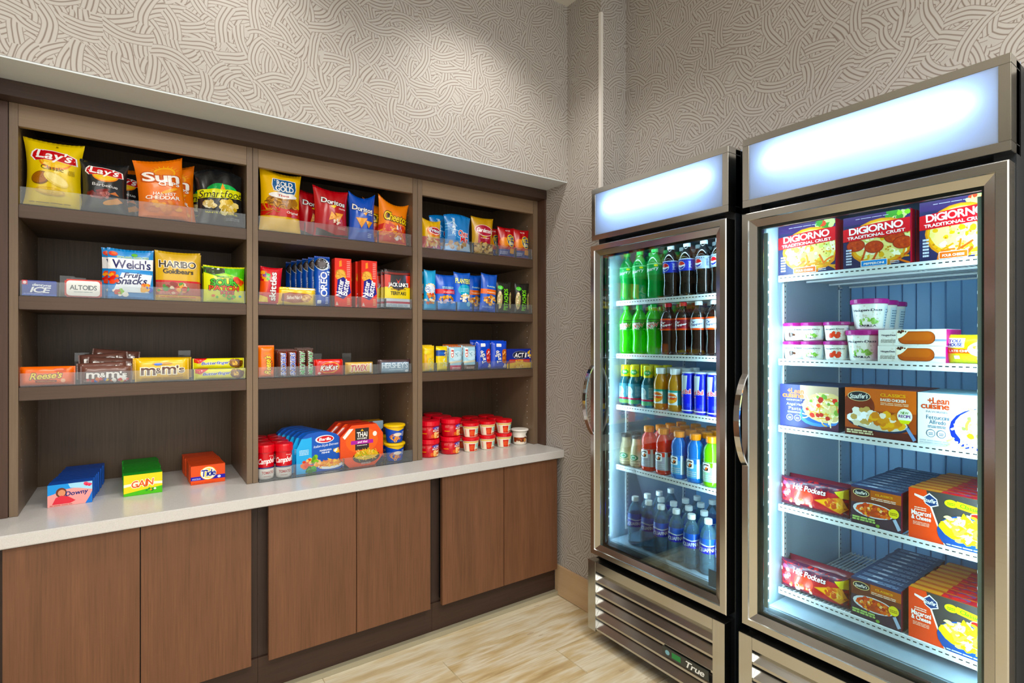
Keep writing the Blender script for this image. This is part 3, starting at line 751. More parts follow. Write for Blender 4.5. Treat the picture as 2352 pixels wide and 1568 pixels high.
def a_bbq(A):
    logo_lays(A, .5, .80, 1.0); A.text('Barbecue', .22, .50, .80, .565, '#E8E8E8', 'r', 0, -4)
    A.blobs(.36, .33, .27, .06, 40, .05, ['#5B2320', '#8A3F38', '#B5706A', '#6E2D2A'], 3); A.poly([(.5, .2), (.78, .3), (.9, .22), (.75, .16)], '#D98C3A'); A.poly([(.6, .36), (.74, .42), (.82, .34)], '#C9742A'); A.ell(.62, .19, .17, .05, '#E09A48', 15); A.ell(.45, .42, .16, .03, '#7A2320', 10)
def a_sun(A):
    A.ell(.60, .80, .24, .10, '#F6B23A'); A.ell(.60, .79, .20, .08, '#F08A22')
    for k in range(9):
        t = radians(20 + k * 18); A.poly([A.pt(.6, .79, .27 * cos(t - .05), .11 * sin(t - .05), 0), A.pt(.6, .79, .36 * cos(t), .15 * sin(t), 0), A.pt(.6, .79, .27 * cos(t + .05), .11 * sin(t + .05), 0)], '#F9C860')
    A.text('Sun', .12, .62, .90, .80, '#F4F2EC', 'b', 0, 0, '#C9541A'); A.text('CHIPS', .44, .545, .90, .615, '#F4F2EC', 'b'); A.text('HARVEST', .30, .365, .80, .42, '#F6EFE2', 'b', .1); A.text('CHEDDAR', .14, .29, .88, .355, '#F6EFE2', 'b', .1)
    A.blobs(.5, .16, .38, .09, 26, .09, ['#E88A2A', '#F2A84A', '#D9701C'], 5, .6); A.ell(.66, .45, .2, .03, '#F2B04A', 20)
def a_smart(A):
    A.ell(.42, .70, .22, .06, '#19A04A', 15); A.ell(.68, .71, .2, .05, '#2CB85A', -12); A.poly([(.5, .66), (.56, .78), (.62, .66)], '#F39A1E')
    A.poly([(0, .47), (0, .64), (1, .68), (1, .51)], '#DDE038'); A.text('Smartfood', .03, .50, 1.02, .645, '#1E1E16', 'r', .3, 3)
    A.blobs(.25, .35, .13, .06, 14, .06, ['#E9DDAE', '#F4EBCB', '#C9B06A'], 2); A.blobs(.66, .32, .2, .11, 30, .07, ['#E8D48A', '#F2E4B0', '#C9A94E', '#DDBB58'], 4)
    A.text('WHITE CHEDDAR', .14, .175, .86, .205, '#D9D23A', 'b', 0, -3); A.lines(.6, .06, .9, .12, 3, '#8A8E92')
def a_rold(A):
    A.poly([(0, .28), (1, .28), (1, .42), (0, .45)], '#C62A20'); A.ell(.52, .50, .42, .13, '#A8773A'); A.noodles(.5, .47, .38, .12, 40, .14, .022, ['#8A5A24', '#C8934E', '#DDB06A', '#6E441A'], 2)
    A.poly([(0, .24), (1, .24), (1, .38), (.6, .37), (.3, .40), (0, .41)], '#C9281F'); A.ell(.53, .605, .37, .055, '#EFEDEA'); A.text('Thins', .38, .585, .68, .625, '#B5382C', 'b')
    A.poly([(.27, .90), (.6, .93), (.85, .91), (.88, .75), (.84, .65), (.6, .64), (.28, .68), (.24, .78)], '#F4F2EA'); A.poly([(.285, .89), (.6, .92), (.835, .90), (.865, .75), (.825, .66), (.6, .65), (.295, .69), (.26, .78)], '#1D5C96')
    A.text('ROLD', .37, .79, .77, .885, '#F4F6F4', 'b'); A.text('GOLD', .33, .685, .80, .785, '#F4F6F4', 'b'); A.text('Original', .62, .29, .93, .34, '#F4E6DA', 'b', .25); A.noodles(.3, .34, .22, .07, 10, .2, .02, ['#DDA052', '#B5722C'], 7)
def dorito(A, cx, cy, k, r): P = [A.pt(cx, cy, k * cos(radians(90 + 120 * i)), k * A.w / A.h * sin(radians(90 + 120 * i)), radians(r)) for i in range(3)]; A.poly(P, '#C96A14'); P = [A.pt(cx, cy, .9 * k * cos(radians(90 + 120 * i)), .9 * k * A.w / A.h * sin(radians(90 + 120 * i)), radians(r)) for i in range(3)]; A.poly(P, '#F0A63A'); A.blobs(cx, cy, k * .35, k * .3, 8, .02, ['#D9791E', '#F6C46A'], 2)
def a_dor(A):
    A.poly([(.05, 0), (1, .0), (1, .06), (.6, .04), (.05, .17)], '#2A0E10'); A.poly([(.42, .66), (.66, .72), (.55, .61)], '#F2D23A'); A.text('Doritos', .18, .70, .90, .81, '#F6F6F6', 'b', 0, -6, '#16090A'); A.text('Nacho', .70, .60, .92, .64, '#F0D0C8', 'b')
    dorito(A, .50, .43, .17, 15); dorito(A, .70, .45, .17, 60); dorito(A, .64, .37, .13, -20); A.blobs(.62, .32, .12, .05, 12, .03, ['#E8C8B0', '#F0E0D0'], 2); A.lines(.65, .16, .9, .22, 3, '#E0B0A8')
def a_dorb(A):
    A.poly([(.48, .62), (.72, .69), (.58, .56)], '#F0A02A'); A.text('Doritos', .08, .66, .88, .78, '#F6F6F6', 'b', 0, -7, '#0A1A4A'); A.text('Cool', .70, .58, .88, .62, '#D8E8F8', 'b', .3)
    dorito(A, .42, .42, .27, 180); dorito(A, .72, .38, .19, 175); A.lines(.68, .06, .84, .17, 3, '#C8D8F8'); A.ell(.5, .2, .3, .03, '#1C66D0', 10)
def a_chee(A):
    A.poly([(0, 0), (1, 0), (1, .36), (.8, .44), (.45, .40), (.15, .45), (0, .40)], '#D22A1E'); A.poly([(.5, .36), (.62, .46), (.68, .36), (.74, .44), (.8, .3), (.6, .22), (.4, .3)], '#F4EDE6')
    A.noodles(.5, .25, .42, .15, 26, .3, .05, ['#E8641A', '#F08A2A', '#C8401A', '#F2A23A'], 3, 0, 1.2); A.text('Cheetos', .14, .52, 1.0, .74, '#F6D23A', 'b', .1, -6, '#1A120A'); A.ell(.26, .645, .05, .05, '#1A120A'); A.blobs(.65, .12, .12, .04, 5, .05, ['#F2EAE6', '#E0B0A0'], 3)
def a_frit(A):
    A.poly([(0, 0), (1, 0), (1, .38), (.5, .33), (0, .42)], '#C8261E'); A.ell(.58, .62, .40, .2, '#E97A1E', -6); A.ell(.60, .64, .34, .145, '#FFFFFF', -6); A.ell(.60, .64, .31, .125, '#B8202A', -6); A.text('Fritos', .34, .58, .88, .71, '#FFFFFF', 'b', 0, -6, '#2A2A7A')
    A.noodles(.5, .2, .4, .14, 20, .28, .07, ['#E8A24A', '#F2C07A', '#D98A3A', '#F4D8A8'], 6, 0, 1.0); A.lines(.35, .34, .9, .4, 2, '#F4C8A0')
def a_chex(A):
    A.noodles(.35, .62, .22, .3, 12, .25, .02, ['#BFE2F6', '#8CC8F0'], 2); A.vtext('Traditional', .22, .45, .33, .92, '#E2F2FC', 'b', .2); A.text('Chex', .45, .42, .86, .58, '#D2242A', 'b', 0, -4, '#FFFFFF'); A.text('Mix', .55, .24, .86, .40, '#D2242A', 'b', 0, -4, '#FFFFFF')
    A.poly([(0, 0), (1, 0), (1, .22), (0, .18)], '#BFD9EE'); A.blobs(.4, .14, .4, .1, 24, .06, ['#C99A5A', '#A8713A', '#DDBB86', '#E8EEF4'], 4)
def a_gard(A):
    A.poly([(.2, .56), (.5, .42), (.8, .56), (.8, .28), (.2, .28)], '#A82438'); A.ell(.5, .66, .42, .17, '#F4E0D8', -5); A.ell(.5, .66, .40, .155, '#B02A40', -5); A.text("Gardetto's", .16, .60, .88, .72, '#FFFFFF', 'b', .25, -3); A.lines(.3, .42, .7, .46, 1, '#F0D0C8')
    A.rect(0, 0, 1, .26, '#6E4A24'); A.blobs(.5, .15, .46, .12, 60, .07, ['#C9964E', '#8A5A2A', '#E2C48A', '#5E3A1A', '#D9B070'], 8)
def a_ritz(A):
    A.rect(0, 0, 1, .24, '#2A3A8A'); A.ell(.3, .48, .26, .2, '#E8742A', 20); A.ell(.3, .5, .2, .15, '#F29A4A', 20); A.ell(.68, .56, .26, .24, '#F0D23A', 20); A.ell(.68, .56, .23, .21, '#1E3A96', 20)
    A.text('RITZ', .48, .55, .88, .72, '#F6E24A', 'b', 0, 8, '#14286E'); A.text('Bits', .54, .40, .84, .54, '#F4F0C0', 'b', 0, 8, '#14286E'); A.rr(.62, .1, .92, .28, '#E8A24A', .2); A.text('RITZ', .35, .90, .62, .95, '#F2D8D8', 'b'); A.lines(.08, .06, .5, .18, 3, '#C8D0F0')

def sack(u0, u1, vt, vb, t, base, art, label, name='chip_bag', cat='chip bag', zt=T1, seed=1, rz=0, rx=0, ry=0, dy=0, mat='foil', pinch=.1, crease=1.0, group=None, sealc=None, ws=1.0, sad=0.03, slp=0.0):
    x, w, h = spot(u0, u1, vt, vb, PF + dy); o = bag(name, w * ws, h, t, base, art, seed, mat, pinch, crease, sealc, sad=sad, slp=slp)
    return put(o, x, PF + dy + t / 2, zt, label, cat, group, rz, rx, ry), x, w, h
lay, lx, lw, lh = sack(43, 194, 312, 470, .085, '#F0D026', a_lays, 'big bright yellow potato chip bag with a red banner, leftmost on the top shelf', seed=3, pinch=.17, sad=.04)
bbq, bx_, bw, bh = sack(180, 300, 366, 486, .065, '#1C1E20', a_bbq, 'black barbecue chip bag with a red banner beside the big yellow bag', seed=5, pinch=.16, sad=.05)
more(bbq, bx_ + .05, PF + .125, T1, 'second black barbecue chip bag, half hidden behind the first', None, .06)
sun, sx_, sw, sh_ = sack(316, 436, 366, 500, .06, '#F07A1C', a_sun, 'front orange multigrain chip bag leaning on the top shelf', seed=8, rz=.05, ry=-.10, slp=.13, sad=.05, pinch=.12)
more(sun, sx_ + .030, PF + .09, T1, 'orange multigrain chip bag tucked behind the leaning front one, on its right', None, -.1, 0, -.04)
more(sun, sx_ - .03, PF + .19, T1, 'orange multigrain chip bag farthest back, its corner showing on the left', None, .1, 0, -.12)
smf, fx_, fw, fh = sack(458, 572, 392, 518, .07, '#17191B', a_smart, 'front black popcorn bag with a lime yellow band, beside the first divider', seed=11, ry=-.04, ws=.98, sad=-.12, crease=2.2)
more(smf, fx_ - .030, PF + .15, T1, 'black popcorn bag half hidden behind the front one', None, .08, 0, -.12)
sack(596, 697, 392, 534, .07, '#F2C030', a_rold, 'golden yellow pretzel bag with a blue emblem at the divider on the top shelf', seed=14, sad=.07, slp=-.09, pinch=.13)
dor, dx_, dw, dh = sack(722, 806, 432, 546, .06, '#B4141C', a_dor, 'front red tortilla chip bag with a lettered triangle logo', seed=17, sad=.06, slp=-.06, pinch=.13)
more(dor, dx_ - .055, PF + .12, T1, 'red tortilla chip bag standing behind the front red one', None, .05)
dob, dx2, _, _ = sack(803, 866, 449, 556, .055, '#1450BE', a_dorb, 'blue tortilla chip bag between the red bag and the orange puffs', seed=19, sad=.15, pinch=.12)
more(dob, dx2 + .02, PF + .1, T1, 'blue tortilla chip bag hidden behind the front blue one', None, -.04)
che, cx_, _, _ = sack(872, 945, 464, 562, .06, '#F4861E', a_chee, 'front orange and red cheese puff bag beside the second divider', seed=23, ry=.06, sad=.16, slp=-.14, pinch=.14)
more(che, cx_ - .035, PF + .1, T1, 'orange cheese puff bag peeking out behind the front one', None, .06, 0, -.06)
sack(972, 1018, 502, 570, .05, '#E8B62C', a_frit, 'small yellow and red corn chip bag right of the second divider', seed=27, sad=.10, slp=-.06)
chx, hx_, _, _ = sack(1024, 1086, 494, 580, .05, '#1C7ECB', a_chex, 'front light blue party mix bag on the top shelf', seed=29, sad=-.07, cat='snack bag', name='snack_bag')
more(chx, hx_ - .05, PF + .09, T1, 'light blue party mix bag standing behind the front one', None, .06)
sack(1087, 1139, 500, 586, .05, '#C99A2C', a_gard, 'gold snack mix bag with a crimson oval, between the blue bag and red bags', seed=31, cat='snack bag', name='snack_bag')
rit, rx_, rw_, _ = sack(1147, 1187, 522, 591, .045, '#B91E24', a_ritz, 'left one of the two front small red cracker bags', seed=35, cat='cracker bag', name='cracker_bag')
x2 = spot(1184, 1222, 526, 596, PF)[0]
more(rit, x2, PF + .0225, T1, 'small red cracker bag next to the end panel, right one of the front two', None)
more(rit, rx_ - .04, PF + .1, T1 + .006, 'small red cracker bag standing behind the front pair', None, .05)

# ------------------------------------------------------------------ second shelf
def a_dent(A): A.rect(.0, .72, .16, 1, '#D23A4A'); A.ell(.08, .85, .05, .1, '#F2D8DC'); A.text('dentyne', .30, .58, .84, .80, '#F2F6FA', 'b', .3, -2); A.text('ICE', .27, .22, .80, .58, '#F6F8FC', 'b', .3, -1); A.rect(0, 0, 1, .12, '#2A5AC0'); A.lines(.05, .12, .6, .17, 1, '#C0D0F0')
def a_alt(A): A.rr(.05, .08, .95, .92, '#F2EFEA', .2); A.text('ALTOIDS', .14, .42, .86, .68, '#2E3A3C', 'b'); A.lines(.25, .28, .75, .34, 1, '#6A8A8A')
def a_welch(A):
    A.rect(0, .60, 1, .84, '#F2F4F6'); A.text("Welch's", .10, .62, .94, .81, '#24265E', 'b'); A.ell(.12, .93, .1, .05, '#E0402A'); A.ell(.14, .94, .06, .03, '#F0703A'); A.ell(.58, .93, .07, .035, '#5AB02A'); A.lines(.2, .85, .9, .9, 2, '#C8E08A')
    A.rect(.33, .545, .70, .585, '#2E9AD8'); A.rect(0, .12, 1, .54, '#5A9AD8'); A.poly([(.1, .1), (.9, .1), (.98, .5), (.3, .52)], '#E6EEF6'); A.text('Fruit', .36, .42, .74, .53, '#2A2C5A', 'b', .3, 2); A.text('Snacks', .20, .28, .86, .43, '#2A2C5A', 'b', .3, 2)
    A.blobs(.12, .42, .1, .12, 12, .06, ['#D22A2A', '#F0A02A', '#E84A2A'], 3); A.blobs(.84, .2, .1, .08, 10, .06, ['#E8502A', '#3A5AC8', '#F0B02A'], 5); A.blobs(.3, .1, .2, .06, 10, .06, ['#8AC83A', '#F2F2EA', '#C84A3A'], 7)
def a_hari(A):
    A.text('HARIBO', .08, .69, .90, .84, '#1E1712', 'b', 0, 0, '#F2EAD8'); A.text('Goldbears', .16, .555, .84, .66, '#2A2016', 'b'); A.rect(0, .36, 1, .40, '#C8202A'); A.rect(0, .08, 1, .36, '#A8645A')
    A.blobs(.38, .22, .34, .12, 46, .055, ['#C83A2A', '#E0A03A', '#4A8A3A', '#D8C8B0', '#B84A3A', '#8A3A30'], 6); A.lines(.08, .1, .6, .16, 2, '#D8A090'); A.rect(0, .02, 1, .07, '#D8A02A'); A.lines(.1, .03, .9, .06, 1, '#B8281E')
def a_sour(A):
    A.poly([(0, .84), (.4, .70), (.75, .74), (1, .62), (1, 1), (0, 1)], '#4FB52E'); A.poly([(0, .98), (.0, .84), (.3, .76), (.5, .82), (.5, 1)], '#2A3A1A'); A.poly([(.25, .78), (.9, .62), (.98, .68), (.5, .84)], '#9CE03A'); A.lines(.3, .70, .7, .76, 2, '#3A6A1A')
    A.text('SOUR', .16, .46, .80, .66, '#3FB62A', 'b', 0, 3, '#1A2A10'); A.text('PATCH', .12, .31, .84, .45, '#E8552A', 'b', 0, 0, '#1A1A10'); A.text('KIDS', .40, .20, .72, .30, '#D84A3A', 'b', 0, 0, '#3A1A10')
    A.blobs(.85, .62, .1, .12, 6, .07, ['#E05A2A', '#C8402A'], 2); A.blobs(.5, .14, .42, .06, 10, .05, ['#E0702A', '#3AA0C8', '#4FB52E', '#D83A6A'], 4)
def a_skit(A): A.vtext('skittles', .42, .06, .72, .90, '#F4F2EE', 'b', 0, '#8A1018'); A.blobs(.2, .78, .18, .14, 16, .1, ['#F0A02A', '#E8D83A', '#4AB03A', '#7A3A9A', '#E0502A'], 3); A.poly([(0, .2), (.3, .3), (.36, .6), (.0, .62)], '#E8582A'); A.poly([(0, 0), (.4, 0), (.35, .14), (0, .2)], '#F0D060')
def a_nut(A): A.poly([(.06, .22), (.1, .62), (.3, .70), (.78, .66), (.9, .5), (.8, .2), (.4, .12)], '#A0522E'); A.text('Salted Nut Roll', .22, .34, .70, .54, '#F4E6D8', 'b', .15, 2); A.ell(.74, .40, .13, .2, '#D8A86A', 10); A.blobs(.74, .40, .1, .15, 14, .03, ['#E8C48A', '#B87A3A'], 2); A.rect(0, .88, 1, .97, '#F2EEDC'); A.rect(0, .86, .3, .98, '#C8C82A')
def a_oreo(A): A.vtext('OREO', .30, .20, .72, .70, '#F6F8FC', 'b', 0, '#0A3AA0'); A.vtext('CHOCOLATE', .20, .28, .27, .62, '#D8E8F8', 'b'); A.ell(.42, .86, .42, .13, '#DDE8F2', -20); A.ell(.38, .865, .38, .115, '#2A2426', -20); A.ell(.36, .87, .28, .08, '#4A4244', -20); A.blobs(.82, .78, .14, .14, 12, .06, ['#E8F2FA', '#BFD8F0'], 3); A.rr(.12, .05, .36, .12, '#E8EEF6', .2); A.lines(.62, .05, .8, .2, 5, '#D8E4F2')
def a_nb(A):
    A.ell(.36, .70, .30, .075, '#C8843A', 0); A.ell(.36, .63, .33, .085, '#E0A24E', 0); A.ell(.36, .665, .25, .1, '#ECB868'); A.noodles(.36, .66, .2, .08, 10, .3, .02, ['#B8742A'], 2, 0, .3)
    A.poly([(.10, .22), (.50, .16), (.98, .30), (.86, .52), (.52, .62), (.16, .56)], '#2A2A7E'); A.vtext('Nutter', .12, .22, .46, .56, '#F6F4F2', 'b', 0, None, 80); A.vtext('Butter', .44, .24, .82, .58, '#F6F4F2', 'b', 0, None, 80)
    A.poly([(.26, .82), (.42, .84), (.40, .96), (.26, .94)], '#F0942A'); A.lines(.72, .62, .92, .97, 9, '#F0B0A8', 4); A.poly([(.04, .03), (.22, .03), (.12, .11)], '#F4D0C8'); A.lines(.74, .05, .92, .2, 5, '#F0C89A')
def a_jack(A):
    A.rect(0, .0, 1, .24, '#C8D0DA'); A.rect(0, .10, 1, .16, '#B04A5A'); A.lines(.1, .02, .9, .09, 2, '#7A8AA0'); A.rect(0, .24, 1, .56, '#E6CE2A'); A.rect(0, .56, 1, .90, '#CE3A2A'); A.rect(0, .92, 1, .98, '#7A2A24'); A.poly([(.22, .90), (.80, .90), (.84, .60), (.66, .50), (.5, .46), (.34, .50), (.18, .60)], '#1E1A1C')
    A.poly([(.42, .80), (.5, .72), (.6, .82), (.5, .66)], '#D8342A'); A.text("JACK LINK'S", .12, .575, .90, .685, '#F2F0EE', 'b', 0, 0, '#1E1A1C'); A.text('TERIYAKI', .20, .34, .80, .44, '#2A2414', 'b'); A.lines(.2, .49, .8, .54, 1, '#8A5A1A')
def a_trail(A): A.rect(0, .62, 1, 1, '#2AA6DE'); A.blobs(.5, .60, .45, .08, 20, .1, ['#C98A3A', '#F2E6C8', '#E0A86A'], 3); A.ell(.45, .52, .42, .13, '#DCE6F2'); A.noodles(.45, .52, .34, .1, 10, .2, .03, ['#3A5AA8'], 2); A.blobs(.5, .26, .45, .18, 46, .09, ['#E0A04A', '#F0C88A', '#C8703A', '#F4E8CC', '#D84A2A'], 5); A.rect(0, 0, 1, .07, '#2AA6DE')
def a_pl1(A): A.rect(.0, .46, 1, .60, '#D2303A'); A.lines(.3, .49, .9, .56, 2, '#F2C8C8'); A.lines(.25, .62, .85, .70, 2, '#BFE8DC'); A.blobs(.5, .32, .4, .08, 20, .07, ['#D8963A', '#E8B25A', '#B0702A'], 3); A.rect(0, 0, 1, .22, '#3E8EDE'); A.blobs(.5, .22, .45, .04, 14, .06, ['#D8DDEA', '#C8B8D0'], 5)
def a_pl2(A): A.text('PLANTERS', .06, .74, .96, .88, '#F4F2A0', 'b', 0, -2, '#2A6A3A'); A.ell(.56, .55, .40, .16, '#2AA8CE'); A.lines(.3, .5, .84, .62, 3, '#9CE0EE'); A.blobs(.6, .34, .34, .1, 26, .08, ['#F2E8D0', '#E2C890', '#FFFFFF'], 3); A.rect(0, 0, 1, .2, '#2A90E0'); A.ell(.84, .16, .14, .07, '#9CD8F2')
def a_pl3(A): A.rect(.0, .46, 1, .60, '#E8723A'); A.lines(.3, .50, .9, .56, 1, '#F6D0B0'); A.text('PLANTERS', .30, .655, .82, .70, '#BFE8DC', 'b', 0, -4); A.blobs(.52, .28, .38, .13, 50, .06, ['#F0B24A', '#D8862A', '#F6D08A', '#B86A1E'], 3); A.lines(.1, .06, .8, .12, 2, '#A8C8F8')
def a_pist(A): A.ell(.16, .40, .14, .32, '#B8A478'); A.ell(.90, .40, .12, .30, '#B8A478'); A.blobs(.16, .40, .11, .28, 22, .05, ['#D8C89A', '#8A7A4A', '#A8B06A', '#E2D6B0'], 3); A.blobs(.90, .40, .1, .26, 18, .05, ['#D8C89A', '#8A7A4A', '#A8B06A'], 5); A.rect(.32, .02, .76, .95, '#1A1C18'); A.vtext('PISTACHIOS', .40, .05, .66, .80, '#7AD03A', 'b'); A.ell(.20, .84, .16, .07, '#4ACB2A')

def pack(fn, u0, u1, vt, vb, y=None, **kw): x, w, h = spot(u0, u1, vt, vb, y or PF); return x, w, h, fn(w, h)
def on(sh_z, u0, u1, vt, vb, fn, label, cat, dy=0.0, d=0.0, rz=0, rx=0, ry=0, group=None, dz=0):
    x, w, h = spot(u0, u1, vt, vb, PF + dy); o = fn(w, h); return put(o, x, PF + dy + d, sh_z + dz, label, cat, group, rz, rx, ry), x, w, h
den, *_ = on(T2, 50, 130, 641, 676, lambda w, h: carton('gum_pack', w, h, .05, '#23429E', a_dent, 'film', .002), 'small blue chewing gum pack, leftmost on the second shelf', 'gum pack')
on(T2, 148, 234, 638, 679, lambda w, h: carton('mint_tin', w, h, .022, '#C8584E', a_alt, 'tinm', .005), 'white mint tin with a red border beside the blue gum pack', 'mint tin')
wel, wx, ww, _ = on(T2, 246, 354, 571, 686, lambda w, h: bag('fruit_snack_pouch', w, h, .035, '#2E8BD4', a_welch, 2, 'foil', .04, .6), 'front blue fruit snack pouch with a white name panel', 'candy pouch', d=.018)
more(wel, wx - .018, PF + .06, T2 + .004, 'blue fruit snack pouch directly behind the front one', None, .02)
more(wel, wx - .012, PF + .105, T2, 'rearmost blue fruit snack pouch', None, -.02)
har, hx, _, _ = on(T2, 357, 462, 576, 689, lambda w, h: bag('gummy_pouch', w, h, .04, '#D0A82C', a_hari, 4, 'foil', .03, .5), 'front gold gummy candy pouch between the blue and the green pouches', 'candy pouch', d=.02)
more(har, hx + .008, PF + .075, T2, 'gold gummy candy pouch behind the front one', None, -.04)
sou, sx, _, _ = on(T2, 468, 564, 610, 694, lambda w, h: bag('sour_candy_pouch', w, h, .045, '#D8DE2A', a_sour, 6, 'foil', .03, .8), 'front yellow and green sour candy pouch at the first divider', 'candy pouch', d=.022)
more(sou, sx + .004, PF + .085, T2 + .002, 'sour candy pouch behind the front yellow and green one', None, -.05)
on(T2, 595, 647, 612, 697, lambda w, h: bag('fruit_candy_pouch', w, h, .04, '#D0222C', a_skit, 8, 'foil', .08, .7), 'red fruit candy pouch with sideways white lettering right of the first divider', 'candy pouch', d=.02, ry=.04)
on(T2, 640, 725, 661, 702, lambda w, h: bar_pack('nut_bar', w, h, .03, '#E8BE2E', a_nut, 3), 'yellow nut roll bar lying below the row of blue cookie packs', 'candy bar', d=.016)
ore, ox, ow, _ = on(T2, 725, 761, 590, 702, lambda w, h: bar_pack('cookie_sleeve', w, h, .045, '#1550B8', a_oreo, 5, 'foil', 'y'), 'front blue sandwich cookie sleeve standing upright', 'cookie pack', d=.023)
for k in range(5): more(ore, ox - .012 - .012 * k, PF + .074 + .05 * k, T2, 'blue sandwich cookie sleeve, %s from the front of its row' % ORD[k + 1], 'blue cookie sleeves')
nbt, nx, nw, nh = on(T2, 769, 807, 591, 702, lambda w, h: carton('cookie_box', w, h, .05, '#E2443A', a_nb), 'left one of the two tall red peanut cookie boxes', 'cookie box')
nx2 = spot(829, 867, 597, 704, PF)[0]
more(nbt, nx2, PF, T2, 'right one of the two tall red peanut cookie boxes', None)
for k in range(2): more(nbt, nx2 - .008 - .004 * k, PF + .053 * (k + 1), T2, 'tall red peanut cookie box, %s in the row behind the right one' % ORD[k + 1], 'red cookie boxes')
jak, jx, _, _ = on(T2, 891, 950, 620, 709, lambda w, h: bag('jerky_pouch', w, h, .02, '#2A2022', a_jack, 9, 'foil', .02, .4), 'front red and yellow beef jerky pouch beside the second divider', 'jerky pouch', d=.01)
for k in range(2): more(jak, jx - .018 * (k + 1), PF + .035 * (k + 1) + .01, T2, 'red and yellow jerky pouch, %s from the front' % ORD[k + 1], 'jerky pouches')
trl, tx, *_ = on(T2, 976, 1003, 619, 711, lambda w, h: bag('trail_mix_bag', w, h, .03, '#2AA0DA', a_trail, 12, 'foil', .03, .5), 'narrow light blue trail mix bag right of the second divider', 'nut bag', d=.015)
more(trl, tx - .018, PF + .06, T2, 'narrow light blue trail mix bag behind the front one', None)
on(T2, 1003, 1050, 630, 713, lambda w, h: bag('nut_bag', w, h, .045, '#1B5CD0', a_pl1, 14, 'foil', .06, 1.2), 'blue nut bag with a red band', 'nut bag', d=.022)
on(T2, 1046, 1084, 627, 716, lambda w, h: bag('nut_bag', w, h, .04, '#1B62D6', a_pl2, 16, 'foil', .05, .8), 'blue nut bag with yellow capital letters and a turquoise oval', 'nut bag', d=.02)
pl3, px3, *_ = on(T2, 1105, 1142, 631, 718, lambda w, h: bag('nut_bag', w, h, .04, '#1B5CD0', a_pl3, 18, 'foil', .05, .8), 'front blue nut bag with an orange band beside the black bags', 'nut bag', d=.02, ry=.06)
more(pl3, px3 - .045, PF + .085, T2, 'blue nut bag with an orange band, standing behind the front one', None, .05)
pis, qx, qw, _ = on(T2, 1143, 1178, 648, 719, lambda w, h: bag('pistachio_bag', w, h, .035, '#1C1E1A', a_pist, 21, 'foil', .06, .8), 'black pistachio bag with green sideways lettering, beside the blue nut bags', 'nut bag', d=.018)
more(pis, spot(1183, 1221, 644, 722, PF)[0], PF + .018, T2, 'black pistachio bag with green sideways lettering, next to the end panel', None)

# ------------------------------------------------------------------ third shelf
def a_rees(A): A.text("Reese's", .20, .36, .78, .70, '#F4D62E', 'b', .3, 3, '#5A2A12'); A.rr(.28, .16, .68, .28, '#7A2E16', .3); A.lines(.31, .2, .65, .25, 1, '#F0A05A'); A.poly([(.62, .9), (.86, .9), (.86, .72), (.76, .66), (.64, .74)], '#C8501A'); A.ell(.80, .24, .05, .12, '#F6C0A0', n=6)
def a_reesv(A): A.vtext("Reese's", .36, .12, .74, .70, '#F4D62E', 'b', .3, '#5A2A12'); A.vtext('PEANUT', .78, .24, .90, .56, '#8A3A1A', 'b'); A.ring(.5, .78, .2, .05, .5, '#F08A3A')
def a_mm(A, c1, c2):
    A.text('m', .10, .30, .36, .66, c1, 'b', 0, -2, c2); A.text('&', .37, .36, .48, .62, c1, 'b', 0, 0, c2); A.text('m', .50, .32, .76, .68, c1, 'b', 0, -2, c2); A.text("'s", .78, .36, .92, .68, c1, 'b', 0, 0, c2)
def a_mmb(A): a_mm(A, '#EDE8E4', '#3A2018'); A.blobs(.5, .18, .4, .09, 14, .045, ['#E8C23A', '#D2302A', '#3A6AC8', '#E8E4E0', '#D06A2A'], 4); A.blobs(.84, .26, .1, .16, 8, .05, ['#D22A2E', '#F2F0EE'], 2); A.lines(.04, .1, .2, .22, 3, '#B8A8A0')
def a_mmy(A): a_mm(A, '#5A2E1A', '#F6EFD8'); A.ell(.5, .80, .2, .06, '#B8862A'); A.ell(.42, .78, .08, .06, '#3A6AC8'); A.lines(.1, .1, .9, .2, 2, '#B88A1A'); A.lines(.62, .22, .9, .28, 1, '#8A6A1A')
def a_bf(A): A.poly([(0, 1), (0, .62), (.1, .5), (.26, 1)], '#D22A2A'); A.text('Butterfinger', .15, .36, .70, .70, '#1E3AA6', 'b', .3, 2, '#E8EEF6'); A.blobs(.84, .5, .13, .3, 16, .06, ['#8A5A1E', '#C8922A', '#5A3412', '#E0B23A'], 3)
def a_snk(A): A.vtext('SNICKERS', .30, .04, .84, .92, '#2A46B0', 'b', 0.2, '#F4F4F6'); A.rect(.88, .02, .97, .98, '#B83A3A')
def a_mw(A): A.vtext('MILKY WAY', .30, .06, .84, .92, '#2E9A4A', 'b', .2, '#EDEFEA'); A.rect(.05, .3, .2, .5, '#7A3A2A')
def a_kk(A): A.ell(.52, .50, .36, .36, '#F0B83A', 8); A.ell(.51, .50, .335, .325, '#D4241E', 8); A.text('KitKat', .20, .34, .82, .68, '#FAFAF8', 'b', .3, 4, '#7A1414'); A.ell(.14, .14, .06, .08, '#F2E0D8'); A.lines(.3, .14, .7, .2, 1, '#F0B83A')
def a_twix(A): A.poly([(.08, .2), (.18, .84), (.95, .84), (.9, .2)], '#E6CE9A'); A.text('TWIX', .14, .24, .78, .80, '#C4202A', 'b', .25, 3, '#F6F0E4'); A.rect(.88, .1, .99, .9, '#E8E2E0'); A.lines(.3, .06, .7, .16, 1, '#8A6A2A')
